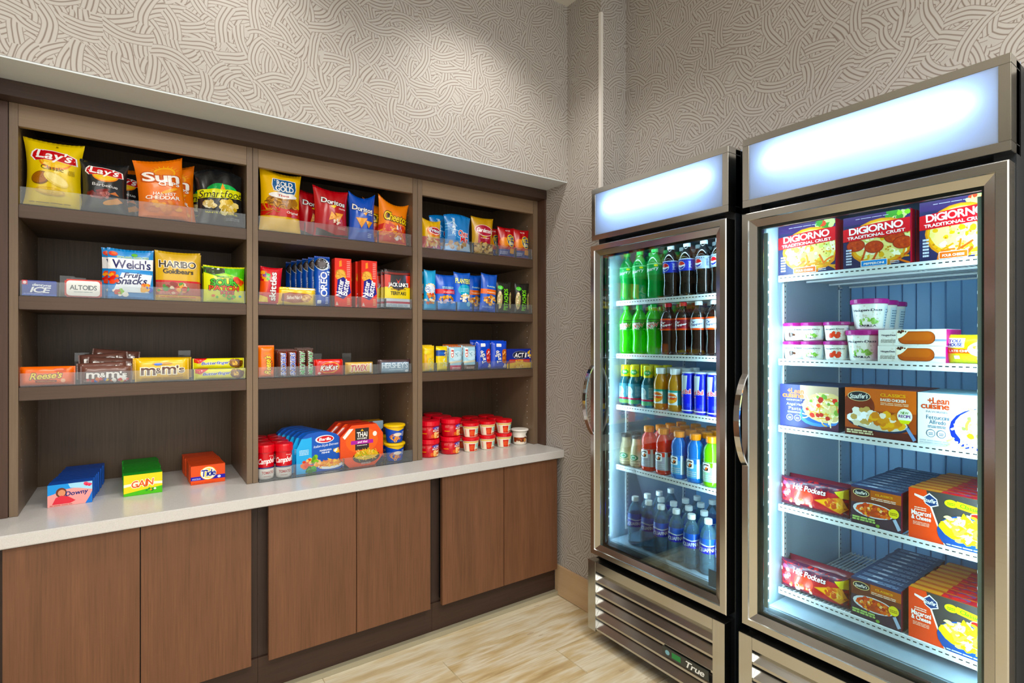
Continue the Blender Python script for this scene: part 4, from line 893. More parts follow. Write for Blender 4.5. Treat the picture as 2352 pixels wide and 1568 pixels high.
def a_hsh(A): A.rect(.08, .0, .94, .80, '#8FA6BA'); A.text("HERSHEY'S", .10, .36, .90, .78, '#DDE8F2', 'b', 0, 0, '#7890A8'); A.lines(.3, .22, .75, .28, 1, '#DDE8F2'); A.ell(.87, .12, .05, .1, '#E8EEF2'); A.rect(.0, .82, 1, .9, '#4A3A3E')
def a_ylw(A): A.rect(.06, .1, .3, .7, '#E0A81E'); A.noodles(.6, .3, .3, .25, 14, .2, .03, ['#E8EED0', '#7AB88A', '#D8D89A'], 3); A.ell(.3, .78, .26, .08, '#F2D84A')
def a_ylb(A): A.rect(0, .64, .7, .88, '#24489E'); A.ell(.4, .76, .26, .06, '#4A72C0'); A.blobs(.8, .7, .16, .16, 10, .08, ['#A8A088', '#D8CCB0', '#7A7462'], 3); A.rect(.2, .45, .7, .62, '#EDCF3A'); A.noodles(.6, .3, .3, .22, 14, .2, .03, ['#E8F0E8', '#8ABFA0', '#C8D8C0'], 4)
def a_clif(A, c): A.poly([(.0, .1), (1, .1), (1, .95), (0, .95)], '#A9D3E6'); A.ell(.6, .62, .4, .2, '#C8E4F0', 20); A.noodles(.65, .68, .2, .14, 4, .25, .03, ['#6A98B0'], 2); A.poly([(0, .28), (1, .36), (1, .42), (0, .38)], '#D8D0B8'); A.rr(.10, .54, .32, .94, '#F4EDEA', .06); A.vtext('CLIF', .12, .56, .30, .92, '#B8322E', 'b'); A.rect(0, 0, 1, .22, c); A.lines(.2, .06, .85, .16, 2, '#F2D8D0')
def a_clif1(A): a_clif(A, '#B8425E')
def a_clif2(A): a_clif(A, '#5A4038')
def a_pop(A, c1, c2): A.vtext('Pop', .16, .46, .46, .68, '#F4F6FA', 'b', 0, '#14226A', 100); A.vtext('Tarts', .26, .22, .54, .56, '#F4F6FA', 'b', 0, '#14226A', 100); A.rr(.62, .20, .98, .74, c1, .2); A.blobs(.8, .48, .14, .2, 16, .06, c2, 3); A.rr(.24, .82, .56, .94, '#E6ECF6', .2); A.blobs(.82, .12, .14, .08, 6, .08, ['#E8E2DA', '#D8D0C8'], 4)
def a_pop1(A): a_pop(A, '#C84A44', ['#E08A80', '#F0C8C0', '#A82A2A'])
def a_pop2(A): a_pop(A, '#B8683A', ['#D08A4A', '#E8B070', '#8A4A22'])
def a_act(A): A.poly([(0, 0), (1, 0), (1, .30), (.5, .36), (0, .26)], '#E2B83A'); A.poly([(0, .24), (.12, .46), (.95, .46), (.95, .28), (.5, .34)], '#C8382A'); A.text('BUTTER', .36, .32, .68, .43, '#F0CE5A', 'b'); A.ell(.55, .68, .32, .22, '#7A84A0'); A.ell(.55, .68, .30, .20, '#1A1E3A'); A.text('ACT II', .32, .56, .80, .80, '#F2F2F4', 'b', .2); A.blobs(.93, .72, .05, .2, 8, .04, ['#F2E8C8', '#E0B23A'], 2); A.blobs(.5, .1, .4, .08, 20, .05, ['#F2D88A', '#E8C050', '#D8A02A'], 6)

on(T3, 43, 167, 841, 884, lambda w, h: bar_pack('peanut_butter_cup_pack', w, h, .026, '#F06A1E', a_rees, 3), 'orange peanut butter cup pack, leftmost on the third shelf', 'candy pack', d=.014)
mmb, bxx, bww, bhh = on(T3, 187, 300, 838, 877, lambda w, h: bar_pack('chocolate_candy_pack', w, h, .026, '#6A4A42', a_mmb, 5), 'front brown candy pack lying against the pile of brown packs', 'candy pack', d=.014)
for k, (dx, dy, dz, ry) in enumerate(((-.012, .034, .012, -.04), (.012, .066, .026, .06), (-.01, .10, .040, -.08), (.02, .135, .05, .1))):
    more(mmb, bxx + dx, PF + dy + .014, T3 + dz, 'brown candy pack in the leaning pile, %s from the front' % ORD[k + 1], 'pile of brown candy packs', 0, -.35, ry)
mmy, yx, *_ = on(T3, 313, 432, 826, 875, lambda w, h: bar_pack('peanut_candy_pack', w, h, .028, '#E6B61E', a_mmy, 7), 'front bright yellow candy pack on the third shelf', 'candy pack', d=.015, ry=-.02)
more(mmy, yx - .008, PF + .05, T3 + .003, 'yellow candy pack right behind the front yellow one', None, .02, 0, .02)
more(mmy, yx + .012, PF + .085, T3 + .006, 'rearmost of the yellow candy packs', None, -.02, 0, .01)
bf, fx, fw_, fh_ = on(T3, 449, 562, 845.5, 869, lambda w, h: bar_pack('crispy_bar', w, h, .024, '#D9D52C', a_bf, 9), 'lower one of the two stacked lime yellow candy bars', 'candy bar', d=.013)
more(bf, fx - .004, PF + .016, T3 + fh_ + .001, 'upper one of the two stacked lime yellow candy bars', None)
on(T3, 594, 631, 795, 865, lambda w, h: bar_pack('peanut_butter_cup_pack', w, h, .026, '#F0741E', a_reesv, 11, 'foil', 'y'), 'orange peanut butter cup pack standing upright right of the first divider', 'candy pack', d=.014)
for i, (u0, u1, nm) in enumerate(((640, 660, 'left'), (661, 682, 'right'))):
    s_, qx_, *_ = on(T3, u0, u1, 804, 862, lambda w, h: bar_pack('caramel_nut_bar', w, h, .024, '#5C3026', a_snk, 13 + i, 'foil', 'y'), nm + ' one of the two brown candy bars with blue sideways lettering', 'candy bar', d=.013)
    for k in range(2): more(s_, qx_ - .004 * (k + 1), PF + .04 + .028 * k, T3 + .003, 'brown blue-lettered candy bar, %s in the %s row' % (ORD[k + 1], nm), 'brown caramel bars')
for i, (u0, u1, nm) in enumerate(((684, 703, 'left'), (704, 721, 'right'))):
    s_, qx_, *_ = on(T3, u0, u1, 801, 861, lambda w, h: bar_pack('nougat_bar', w, h, .022, '#4E342A', a_mw, 17 + i, 'foil', 'y'), nm + ' one of the two dark candy bars with green sideways lettering', 'candy bar', d=.012)
    more(s_, qx_ - .004, PF + .04, T3 + .003, 'dark green-lettered candy bar behind the %s one' % nm, 'dark nougat bars')
kk, kx, *_ = on(T3, 725, 787, 824, 858, lambda w, h: bar_pack('wafer_bar', w, h, .022, '#D4241E', a_kk, 21), 'front bright red wafer bar on the third shelf', 'candy bar', d=.012)
more(kk, kx + .006, PF + .04, T3 + .003, 'red wafer bar behind the front one', None)
on(T3, 797, 856, 831, 858, lambda w, h: bar_pack('caramel_cookie_bar', w, h, .022, '#C9A45C', a_twix, 23), 'gold candy bar with red slanted lettering', 'candy bar', d=.012)
on(T3, 873, 946, 825, 855, lambda w, h: bar_pack('chocolate_bar', w, h, .018, '#3E2A2C', a_hsh, 25), 'dark chocolate bar with a silver grey wrapper beside the second divider', 'candy bar', d=.01)
ylw, yx2, *_ = on(T3, 973, 1000, 796, 852, lambda w, h: bar_pack('breakfast_biscuit_pack', w, h, .026, '#E8C42C', a_ylw, 27, 'foil', 'y'), 'yellow snack bar with green writing, first right of the second divider', 'snack bar', d=.014)
more(ylw, yx2 + .006, PF + .05, T3 + .004, 'yellow snack bar behind the first one', None)
on(T3, 1004, 1030, 797, 851, lambda w, h: bar_pack('breakfast_biscuit_pack', w, h, .026, '#E2CC4A', a_ylb, 29, 'foil', 'y'), 'yellow snack bar with a blue corner', 'snack bar', d=.014)
for i, (u0, u1, a, nm) in enumerate(((1033, 1062, a_clif1, 'pale blue energy bar with a magenta foot'), (1066, 1094, a_clif2, 'pale blue energy bar with a brown foot'))):
    s_, qx_, *_ = on(T3, u0, u1, 796, 850, lambda w, h: bar_pack('energy_bar', w, h, .024, '#9CB8C2', a, 31 + i, 'foil', 'y', '#C8704A' if i == 0 else '#8A6A5A'), nm, 'snack bar', d=.013)
    for k in range(2): more(s_, qx_ - .003, PF + .04 + .03 * k, T3 + .006, 'energy bar, %s in the row with the ' % ORD[k + 1] + ('magenta' if i == 0 else 'brown') + ' foot', 'energy bars behind, ' + ('magenta' if i == 0 else 'brown'))
for i, (u0, u1, vt, vb, a, nm) in enumerate(((1098, 1130, 787, 850, a_pop1, 'royal blue toaster pastry pack with a red pastry'), (1131, 1166, 788, 849, a_pop2, 'royal blue toaster pastry pack with a brown pastry'))):
    s_, qx_, *_ = on(T3, u0, u1, vt, vb, lambda w, h: bar_pack('toaster_pastry_pack', w, h, .03, '#1C48C8', a, 35 + i, 'foil', 'y'), nm, 'pastry pack', d=.016, ry=-.03 + .05 * i)
    more(s_, qx_ + (-.015 if i == 0 else .012), PF + .06, T3 + .004, 'royal blue pastry pack behind the one with the ' + ('red' if i == 0 else 'brown') + ' pastry', None, .1 - .2 * i)
on(T3, 1171, 1226, 803, 847, lambda w, h: carton('popcorn_box', w, h, .09, '#1E2E8E', a_act, 'film', .002), 'blue microwave popcorn box with a red ribbon, next to the end panel', 'popcorn box')

# ------------------------------------------------------------------ clear shelf trays
def tray(bay, z, label, lip, cuts, tall=()):
    a, b = BAYS[bay]; x0, x1 = a + .003, b - .003
    t = box_obj('shelf_tray', x0, x1, FY + .008, BY - .03, z + .0003, z + .0026, M['acrylic']); tag(t, label, 'acrylic tray')
    box_obj('front_lip', x0, x1, FY + .008, FY + .0105, z + .0028, z + lip, M['acrylic'], t, bevel=.0006)
    for u in cuts:
        x = X_at(u, FY + .02)
        if a + .01 < x < b - .01: box_obj('divider', x - .0012, x + .0012, FY + .0112, FY + .03, z + .0028, z + lip * .95, M['acrylic'], t, bevel=.0004)
    for u, hh in tall:
        x = X_at(u, FY + .2); box_obj('pusher', x - .022, x + .022, FY + .30, FY + .304, z + .0028, z + hh, M['acrylic'], t, bevel=.0006)
NM = ('left bay', 'middle bay', 'narrow-looking bay by the fridges'); RW = ('top', 'second', 'third')
TR = {(0, 0): ((185, 312, 440), ()), (1, 0): ((700, 798, 868), ()), (2, 0): ((1020, 1086, 1143, 1184), ()), (0, 1): ((138, 240, 356, 464), ((148, .10), (175, .095), (242, .09))), (1, 1): ((650, 722, 765, 822, 885), ((677, .07),)), (2, 1): ((1003, 1048, 1086, 1143), ()),
      (0, 2): ((172, 305, 440), ((183, .105), (303, .105), (428, .11))), (1, 2): ((633, 682, 722, 790, 862), ((742, .09), (812, .09))), (2, 2): ((1001, 1031, 1063, 1096, 1168), ())}
for (b, s), (cuts, tall) in TR.items():
    tray(b, SH[s], 'clear acrylic product tray on the %s shelf of the %s' % (RW[s], NM[b]), (.058, .05, .045)[s], cuts, tall)
t = box_obj('counter_tray', BAYS[1][0] + .003, BAYS[1][1] - .003, FY - .004, FY + .12, CT + .0003, CT + .0024, M['acrylic']); tag(t, 'clear acrylic tray on the countertop in front of soup and pasta', 'acrylic tray')
box_obj('front_lip', BAYS[1][0] + .003, BAYS[1][1] - .003, FY - .004, FY - .0015, CT + .0026, CT + .055, M['acrylic'], t, bevel=.0006)
for u in (677, 790, 883): x = X_at(u, FY); box_obj('divider', x - .0012, x + .0012, FY - .001, FY + .02, CT + .0026, CT + .053, M['acrylic'], t)

# ------------------------------------------------------------------ on the counter
def a_down(A): A.rect(0, 0, 1, 1, '#E9A6A2'); A.poly([(0, 1), (1, 1), (1, .66), (.6, .78), (.32, .74), (.14, .58), (0, .52)], '#4E9CE0'); A.poly([(.45, 1), (1, 1), (1, .62), (.72, .74), (.5, .80)], '#A8D8EE'); A.ell(.30, .62, .12, .22, '#6A3A2A'); A.ell(.31, .60, .085, .15, '#D99878'); A.poly([(.1, .1), (.18, .4), (.3, .48), (.45, .42), (.62, .2), (.5, .1)], '#D85A62'); A.text('Downy', .40, .40, .90, .66, '#1E2A6E', 'b', .15, 3); A.blobs(.9, .88, .07, .08, 6, .045, ['#D8405A', '#E86A80'], 2); A.poly([(.84, 0), (1, 0), (1, .55), (.94, .3)], '#2E78D0'); A.lines(.05, .04, .55, .10, 1, '#A86A5A')
def a_gain(A): A.rect(0, 0, 1, 1, '#E9D22E'); A.poly([(0, 0), (1, 0), (1, .34), (.5, .24), (0, .12)], '#58B53A'); A.poly([(0, .42), (.3, .5), (1, .44), (1, .56), (.5, .62), (0, .56)], '#E6EBD2'); A.text('GAIN', .20, .40, .76, .72, '#E8622A', 'b', .15, 4, '#F6F0E2'); A.blobs(.66, .22, .16, .07, 8, .045, ['#F0A03A', '#F2F2EA', '#3A8A3A', '#2A6A2A'], 4)
def a_tide(A): A.rect(0, .22, 1, .42, '#3A36A6'); A.ell(.5, .56, .235, .36, '#F2B63A'); A.ell(.5, .56, .215, .33, '#F6F2E4'); A.ell(.5, .56, .17, .27, '#F4D878'); A.text('Tide', .30, .40, .72, .76, '#1E2E96', 'b', .12, 2, '#F6F4EA'); A.ell(.82, .32, .05, .07, '#D8E0F6'); A.lines(.04, .26, .28, .36, 2, '#C8C8F0'); A.lines(.04, .06, .7, .12, 1, '#C83A1A')
for nm, x0, x1, y, h, base, top, art, lab, grp, drift in (
    ('softener_box', -.2427, -.1238, 2.371, .074, '#1C5CBE', '#0F49A6', a_down, 'front blue fabric softener box with a pink picture, on the counter', 'blue softener boxes behind the front one', .0022),
    ('detergent_box', -.0353, .0812, 2.379, .0752, '#2E9A32', '#1F8A28', a_gain, 'front yellow and green detergent box on the counter', 'green detergent boxes behind the front one', -.0008),
    ('detergent_box', .1752, .2935, 2.418, .0725, '#E0552A', '#D4481E', a_tide, 'front orange detergent box with a round logo, on the counter', 'orange detergent boxes behind the front one', -.0012)):
    R = random.Random(len(lab)); o = carton(nm, x1 - x0, h, .0285, base, art, 'card', .0008, None, top); xc = (x0 + x1) / 2
    put(o, xc, y, CT + .0005, lab, 'laundry box', None)
    n = int((BY - .012 - y) / .0292) - 1
    for k in range(1, n + 1): more(o, xc + drift * k + R.uniform(-.002, .002), y + .0292 * k, CT + .0005, grp.split(' boxes')[0] + ' box, %s from the front of its row' % ORD[k], grp, R.uniform(-.01, .01), parts=False)

def cyl_fn(prof): return prof_fn(prof)
def a_camp(A): A.rect(0, .42, 1, 1, '#CC2028'); A.rect(0, .36, 1, .42, '#26306E'); A.text("Campbell's", .12, .52, .90, .80, '#FAF6F2', 'b', .3, 4); A.text('Soup', .55, .84, .76, .90, '#F0C8C0', 'b', .3); A.text('TOMATO', .28, .15, .74, .26, '#B84A42', 'b'); A.lines(.35, .04, .6, .1, 1, '#B8948A')
cp_prof = [(.026, 0), (.030, .004), (.031, .012), (.031, .108), (.033, .114)]
def can(): 
    o = G().lathe(cp_prof, 28, H('#E8E2DC')).obj('soup_cup', M['plast'], None, True)
    g = G().lathe([(.0345, .108), (.0352, .112), (.0352, .132), (.033, .138), (.024, .1385)], 28, H('#D0222A')); g.obj('lid', M['plast'], o, False)
    wrap_art(o, prof_fn(cp_prof), .008, .107, a_camp, 190, 'film', 'label'); return o
cn = can(); zc = CT + .0028
put(cn, X_at(606, 2.36), 2.362, zc, 'red and white sipping soup cup touching the first divider, front row', 'soup cup', None, .1)
more(cn, X_at(651, 2.36), 2.352, zc, 'red and white sipping soup cup beside the blue pasta trays, front row', None, -.1)
for k in range(3):
    for j in range(2): more(cn, X_at((608, 651)[j], 2.36) + .006 * k, 2.432 + .073 * k, zc, 'red-lidded soup cup, row %s, %s' % (ORD[k + 1], ('next to the divider', 'on the pasta tray side')[j]), 'soup cups behind the front pair')

# pasta trays in a round-shouldered sleeve
def round_shape(w, h, k=14):
    P = [(-w / 2, 0.0), (w * .36, 0.0)]
    for i in range(9): t = radians(-80 + i * 20); P.append((w * .36 + w * .14 * cos(t), h * .42 + h * .42 * sin(t) * (1 if t < 0 else .9)))
    P += [(w * .30, h * .90), (w * .12, h * .985), (-w * .08, h), (-w * .28, h * .97), (-w * .36, h * .90), (-w * .40, h * .86)]
    return P
def shaped_box(name, poly, d, base, art, w, h, mat='card'):
    g = G().prism(poly, 'y', 0, d, H(base)); o = g.obj(name, M[mat], None)
    from mathutils.geometry import tessellate_polygon as tp
    A = Art(w, h); art(A); o2 = A.build(lambda u, v, e: ((u - .5) * w, -e, v * h), 'printed_front', M[mat], o, .0003, .00006, 9); return o
def outline(A, poly, w, h, c, k=1.0): A.poly([(p[0] / w + .5, p[1] / h) for p in poly], c)
bw_, bh_ = spot(679, 795, 995, 1086, 2.355)[1:]
BP = round_shape(bw_, bh_)
def a_bar(A):
    outline(A, BP, bw_, bh_, '#1A57B8'); A.poly([(0.0, 0), (.3, 0), (.3, .88), (.2, .86), (.1, .86), (0, .6)], '#5CB4EA'); A.lines(.06, .46, .24, .6, 4, '#CDE8F8'); A.ell(.56, .80, .19, .10, '#F4F2F2'); A.ell(.57, .80, .165, .08, '#CC1F2A'); A.text('Barilla', .45, .765, .69, .84, '#FAF8F8', 'b', .2)
    A.text('Italian-Style Entrees', .34, .60, .84, .68, '#EAF2FA', 'r', .3, 3); A.text('MARINARA', .46, .50, .70, .545, '#EAF2FA', 'b', 0, 2); A.text('PENNE', .50, .44, .66, .48, '#EAF2FA', 'b', 0, 2)
    A.ell(.68, .13, .26, .10, '#E8EEF2'); A.ell(.67, .18, .24, .085, '#E89A34'); A.noodles(.66, .19, .22, .08, 44, .07, .02, ['#F0B23A', '#E88A2A', '#F6D06A', '#D8642A'], 3, 0, .8); A.blobs(.28, .22, .2, .10, 26, .045, ['#E8702A', '#F0A03A', '#E04A2A', '#F6C88A'], 5); A.blobs(.26, .07, .12, .06, 22, .035, ['#3A8A3A', '#5AB04A', '#2A6A2A'], 6); A.blobs(.36, .32, .08, .08, 8, .04, ['#8ABF3A', '#5A9A2A'], 9); A.blobs(.82, .48, .06, .05, 8, .03, ['#F0B83A', '#E89A2A', '#F4F0E8'], 8)
ba = shaped_box('pasta_tray', BP, .034, '#1D5DBE', a_bar, bw_, bh_, 'film'); bx0 = spot(679, 795, 995, 1086, 2.355)[0]
put(ba, bx0, 2.352, zc, 'front blue pasta meal tray with a red oval logo', 'meal tray', None, .06)
for k in range(1, 6): more(ba, bx0 - .010 * k, 2.352 + .040 * k, zc, 'blue pasta meal tray, %s from the front' % ORD[k], 'blue pasta trays behind the front one', .06)
tw, th_ = spot(781, 879, 980, 1075, 2.345)[1:]; tx0 = spot(781, 879, 980, 1075, 2.345)[0]
OC = [(-tw * .30, 0), (tw * .30, 0), (tw * .5, th_ * .22), (tw * .5, th_ * .76), (tw * .34, th_), (-tw * .24, th_), (-tw * .5, th_ * .74), (-tw * .5, th_ * .22)]
def a_thai(A):
    outline(A, OC, tw, th_, '#E2562E'); A.ell(.5, .62, .38, .3, '#E86A34'); A.poly([(.34, .40), (.66, .40), (.66, .92), (.34, .92)], '#221A1A'); A.poly([(.46, .85), (.5, .90), (.54, .85)], '#E0B24A'); A.text('THAI', .38, .71, .62, .83, '#F4F0EA', 'b'); A.text('KITCHEN', .39, .655, .61, .69, '#F4F0EA', 'b'); A.rect(.24, .54, .76, .63, '#A8289A'); A.text('pad thai', .40, .555, .62, .62, '#F4E6F4', 'b')
    A.lines(.38, .50, .62, .53, 1, '#E8E0D8'); A.ell(.60, .22, .32, .16, '#3A2A26'); A.ell(.60, .27, .28, .12, '#D6AE48'); A.noodles(.60, .28, .26, .11, 60, .1, .014, ['#E8C24A', '#F2DC8A', '#C89A2A', '#8AA83A', '#E2B05A'], 4); A.poly([(.05, .74), (.2, .92), (.3, .92), (.1, .68)], '#F2EAE4'); A.ell(.80, .76, .05, .06, '#F6E8E0'); A.lines(.48, .05, .7, .1, 2, '#C8C0BA')
ta = shaped_box('noodle_bowl_pack', OC, .05, '#D23A2C', a_thai, tw, th_, 'film'); put(ta, tx0, 2.342, zc, 'front orange eight-sided noodle meal pack with a purple stripe', 'meal pack', None, 0)
for k in range(1, 3): more(ta, tx0 - .012 * k, 2.342 + .056 * k, zc, 'orange noodle meal pack, %s from the front' % ORD[k], 'orange noodle packs behind the front one')
o = carton('noodle_box', .115, .172, .06, '#1E2A5E', lambda A: (A.rect(0, .0, 1, .3, '#3A6ACA'), A.poly([(.55, 1), (1, 1), (1, .8), (.7, .6)], '#9CB6C8')), 'card', .001, None, '#B8893A')
put(o, X_at(848, 2.53), 2.50, zc, 'navy noodle box behind the orange packs', 'meal pack', None, -.05)

def cup(name, r0, r1, h, rl, body, lidc, art, deg=200, lid_h=.010, mat='plast', over=.0035, flat=True):
    prof = [(r0 * .92, 0), (r0, .003), (r1, h - lid_h)]
    o = G().lathe(prof, 28, H(body)).obj(name, M[mat], None, True)
    G().lathe([(rl, h - lid_h - .002), (rl + .0012, h - lid_h), (rl + .0012, h - .002), (rl - .0015, h), (rl * .6, h + .0004)], 28, H(lidc)).obj('lid', M[mat], o, False)
    if art: wrap_art(o, prof_fn(prof), .004, h - lid_h - .003, art, deg, 'film', 'label')
    return o
def a_mac(A): A.rect(0, 0, 1, 1, '#1E4CB8'); A.poly([(0, 1), (.5, .76), (1, 1)], '#F0C62A'); A.noodles(.42, .30, .2, .2, 22, .1, .03, ['#F0962A', '#F6B84A', '#E87A1A'], 3); A.ell(.5, .52, .14, .12, '#E2D6C8'); A.lines(.64, .4, .84, .74, 4, '#DCE4F6')
mc = cup('macaroni_cup', .036, .045, .084, .049, '#1E4CB8', '#EDC22C', a_mac, 200, .008); mx = X_at(906, 2.375)
put(mc, mx, 2.375, zc, 'lower one of the two stacked blue and yellow macaroni cups', 'pasta cup'); more(mc, mx, 2.375, zc + .0855, 'upper one of the two stacked blue and yellow macaroni cups', None)
for k in range(2): more(mc, mx - .004, 2.48 + .102 * k, zc, 'blue macaroni cup, %s behind the stacked pair' % ('first', 'second')[k], 'macaroni cups behind the stacked pair')

def a_chef(A): A.poly([(.30, .02), (.34, .7), (.5, .98), (.86, .98), (.98, .02)], '#C8242A'); A.ell(.58, .84, .18, .12, '#4A4AA0'); A.text('Chef', .46, .72, .76, .88, '#E8E8F8', 'b', .2, 4, '#3A3A8A'); A.text('Boyardee', .42, .54, .80, .70, '#F6F2F0', 'b', .1, 3, '#6A1418'); A.blobs(.62, .24, .22, .17, 36, .045, ['#F0C88A', '#E8A84A', '#D8602A', '#F6E2B8'], 4); A.rect(.08, .38, .24, .44, '#E8A04A'); A.lines(.1, .7, .22, .9, 4, '#E88A84')
ch = cup('pasta_bowl', .0455, .0475, .086, .050, '#C4202A', '#D8303A', a_chef, 210, .020); zC = CT + .0004
CH = [(X_at(985, 2.372), 2.372), (X_at(1034, 2.378), 2.378)]
lab = ['red pasta bowl with a scalloped label beside the second divider', 'red pasta bowl with a scalloped label, second from the divider']
for k, (x, y) in enumerate(CH):
    (put(ch, x, y, zC, lab[0] + ', lower one', 'pasta cup', None, .22) if k == 0 else more(ch, x, y, zC, lab[1] + ', lower one', None, .3))
    more(ch, x + .002, y, zC + .0875, lab[k] + ', upper one', None, .25 + .12 * k)
    for r in range(1, 3):
        for l in range(2): more(ch, x + .006 * r, y + .108 * r, zC + .0875 * l, 'red pasta bowl, %s row, %s, %s' % (ORD[r], ('lower', 'upper')[l], ('next to the divider', 'beside the cream bowls')[k]), 'red pasta bowls behind the front stacks')
def a_ann(A): A.rect(0, 0, 1, 1, '#EFE6D2'); A.rect(0, .82, 1, .95, '#E8C87A'); A.poly([(.26, 0), (.46, 0), (.48, .72), (.24, .72)], '#D0342A'); A.ell(.36, .36, .1, .24, '#E05A34'); A.ell(.66, .54, .17, .30, '#BFE0D8'); A.lines(.54, .36, .8, .76, 5, '#4A9A84', 3); A.blobs(.6, .1, .16, .08, 10, .03, ['#D8402A', '#C8A06A', '#6A4A2A'], 3); A.rect(.06, .1, .12, .7, '#E8B0A8')
an = cup('soup_bowl', .0335, .041, .072, .0435, '#EFE6D2', '#D4242C', a_ann, 200, .013)
ANX = [X_at(u, 2.360) for u in (1081, 1119, 1157)]
for k, x in enumerate(ANX):
    nm = ('first', 'second', 'third')[k]
    (put(an, x, 2.36, zC, 'cream soup bowl with a red lid, lower of the first pair', 'soup cup', None, .15) if k == 0 else more(an, x, 2.36, zC, 'cream soup bowl with a red lid, lower of the %s pair' % nm, None, .2))
    more(an, x, 2.36, zC + .0735, 'cream soup bowl with a red lid, upper of the %s pair' % nm, None, .17)
    for r in range(1, 3):
        for l in range(2): more(an, x + .004 * r, 2.36 + .095 * r, zC + .0735 * l, 'red-lidded cream soup bowl, %s row, %s, behind the %s pair' % (ORD[r], ('lower', 'upper')[l], nm), 'cream soup bowls behind the front pairs')
def a_yog(A): A.rect(0, 0, 1, .52, '#8A3A22'); A.blobs(.5, .25, .45, .2, 30, .06, ['#C8642A', '#E8B070', '#F0E2CC', '#5A2A1A'], 3); A.rect(0, 0, 1, .16, '#E6DED2'); A.ell(.66, .72, .08, .13, '#3A3A36'); A.noodles(.68, .72, .1, .1, 4, .1, .02, ['#3A3A36'], 2)
yo = cup('cereal_cup', .036, .041, .082, .048, '#E2DDD2', '#EDEAE2', a_yog, 190, .006); put(yo, X_at(1196, 2.37), 2.37, zC, 'single white lidded cup with a brown foot, last on the counter', 'cereal cup', None, .1)

# ------------------------------------------------------------------ drinks fridge
FXP = 1.79
soda = [(r * .97, z * .97) for r, z in [(.022, 0), (.029, .004), (.0325, .014), (.0325, .035), (.0305, .055), (.030, .075), (.0318, .095), (.0328, .112), (.0328, .146), (.0315, .158), (.027, .172), (.019, .186), (.0135, .194), (.0128, .202), (.0128, .205)]]
capS = [(r * .97, z * .97) for r, z in [(.0146, .202), (.0150, .204), (.0150, .217), (.0135, .2185), (.004, .2188)]]
def scale(p, s, k=1.0): return [(r * s, z * s * k) for r, z in p]
def soda_bottle(body, cap, band, art, z0=.100, z1=.148, bot='#0'): return bottle('soda_bottle', soda, capS, body, cap, (z0, z1, 190, band, art))
def l_sp(A): A.ell(.42, .5, .32, .30, '#1CA84E'); A.text('Starry', .18, .30, .72, .66, '#F2FAF2', 'b', .2, 10, '#0E8A3A'); A.ell(.62, .80, .08, .1, '#E8E23A'); A.rect(0, .9, 1, 1, '#8AD89A')
def l_pep(A, base, ball=True):
    A.rect(0, .92, 1, 1, '#B8C8E8'); A.ell(.34, .46, .17, .34, '#F4F4F6'); A.tris([(A.pt(.34, .46, 0, 0, 0), A.pt(.34, .46, .16 * cos(radians(10 + k * 16)), .32 * sin(radians(10 + k * 16)), .0), A.pt(.34, .46, .16 * cos(radians(26 + k * 16)), .32 * sin(radians(26 + k * 16)), 0)) for k in range(10)], '#D8262E'); A.poly([(.19, .36), (.34, .30), (.5, .42), (.44, .22), (.34, .14), (.24, .22)], '#1E3AA8'); A.vtext('pepsi', .60, .24, .74, .76, base, 'b')
def l_pp(A): l_pep(A, '#C8D4F4')
def l_pd(A): l_pep(A, '#5A6A8A')
def l_md(A): A.poly([(.05, .3), (.2, .78), (.9, .85), (.8, .2)], '#0E7A1E'); A.text('Mtn', .24, .52, .58, .76, '#F4F8F0', 'b', .3, 12, '#8A1414'); A.text('DEW', .26, .28, .74, .60, '#E2402A', 'b', .3, 12, '#F2F4EA'); A.rect(0, .94, 1, 1, '#0A4A12'); A.noodles(.56, .16, .2, .06, 4, .2, .03, ['#E6F0E0'], 2)
def l_dp(A, c, t): A.rect(0, .86, 1, 1, '#E2583A'); A.rect(0, 0, 1, .14, '#E2583A'); A.ell(.42, .5, .30, .34, c, 15); A.text('Dr', .24, .52, .46, .74, t, 'b', .2, 8); A.text('Pepper', .24, .32, .72, .54, t, 'b', .2, 8); A.lines(.76, .3, .96, .7, 4, '#C8A0A0')
def l_dr(A): l_dp(A, '#7A1426', '#F4EEF0')
def l_dd(A): l_dp(A, '#D8E0EA', '#3A3A6A')
rows = []
def frow(us, z, protos, y_off=0.0, xr=FXP): return [(Y_at(u, xr), p) for u, p in zip(us, protos)]
BOT = {}
BOT['sp'] = soda_bottle('#12B44A', '#2ECF62', '#14A646', l_sp); BOT['pe'] = soda_bottle('#1C120E', '#E8F0F4', '#1C34B4', l_pp); BOT['pd'] = soda_bottle('#1C120E', '#DCE6EC', '#9AA8BC', l_pd)
BOT['md'] = soda_bottle('#3FD812', '#22B84A', '#2BB012', l_md); BOT['dr'] = soda_bottle('#2A120E', '#D82A3A', '#A81A30', l_dr); BOT['dd'] = soda_bottle('#2A1612', '#F2F4F6', '#C2CCDA', l_dd)
GRP = {'sp': 'green lemon soda bottle', 'pe': 'dark cola bottle with a royal blue label', 'pd': 'dark cola bottle with a silver label', 'md': 'neon green soda bottle', 'dr': 'dark soda bottle with a crimson label', 'dd': 'dark soda bottle with a pale label', 'az': 'iced tea bottle with a yellow cap', 'to': 'orange juice bottle with a white cap', 'rb': 'slim blue and silver energy drink can', 'sb': 'cream coffee drink bottle', 'gr': 'red sports drink bottle', 'gb': 'blue sports drink bottle', 'gg': 'lime green sports drink bottle'}
NUM = ('first', 'second', 'third', 'fourth')
used = {}
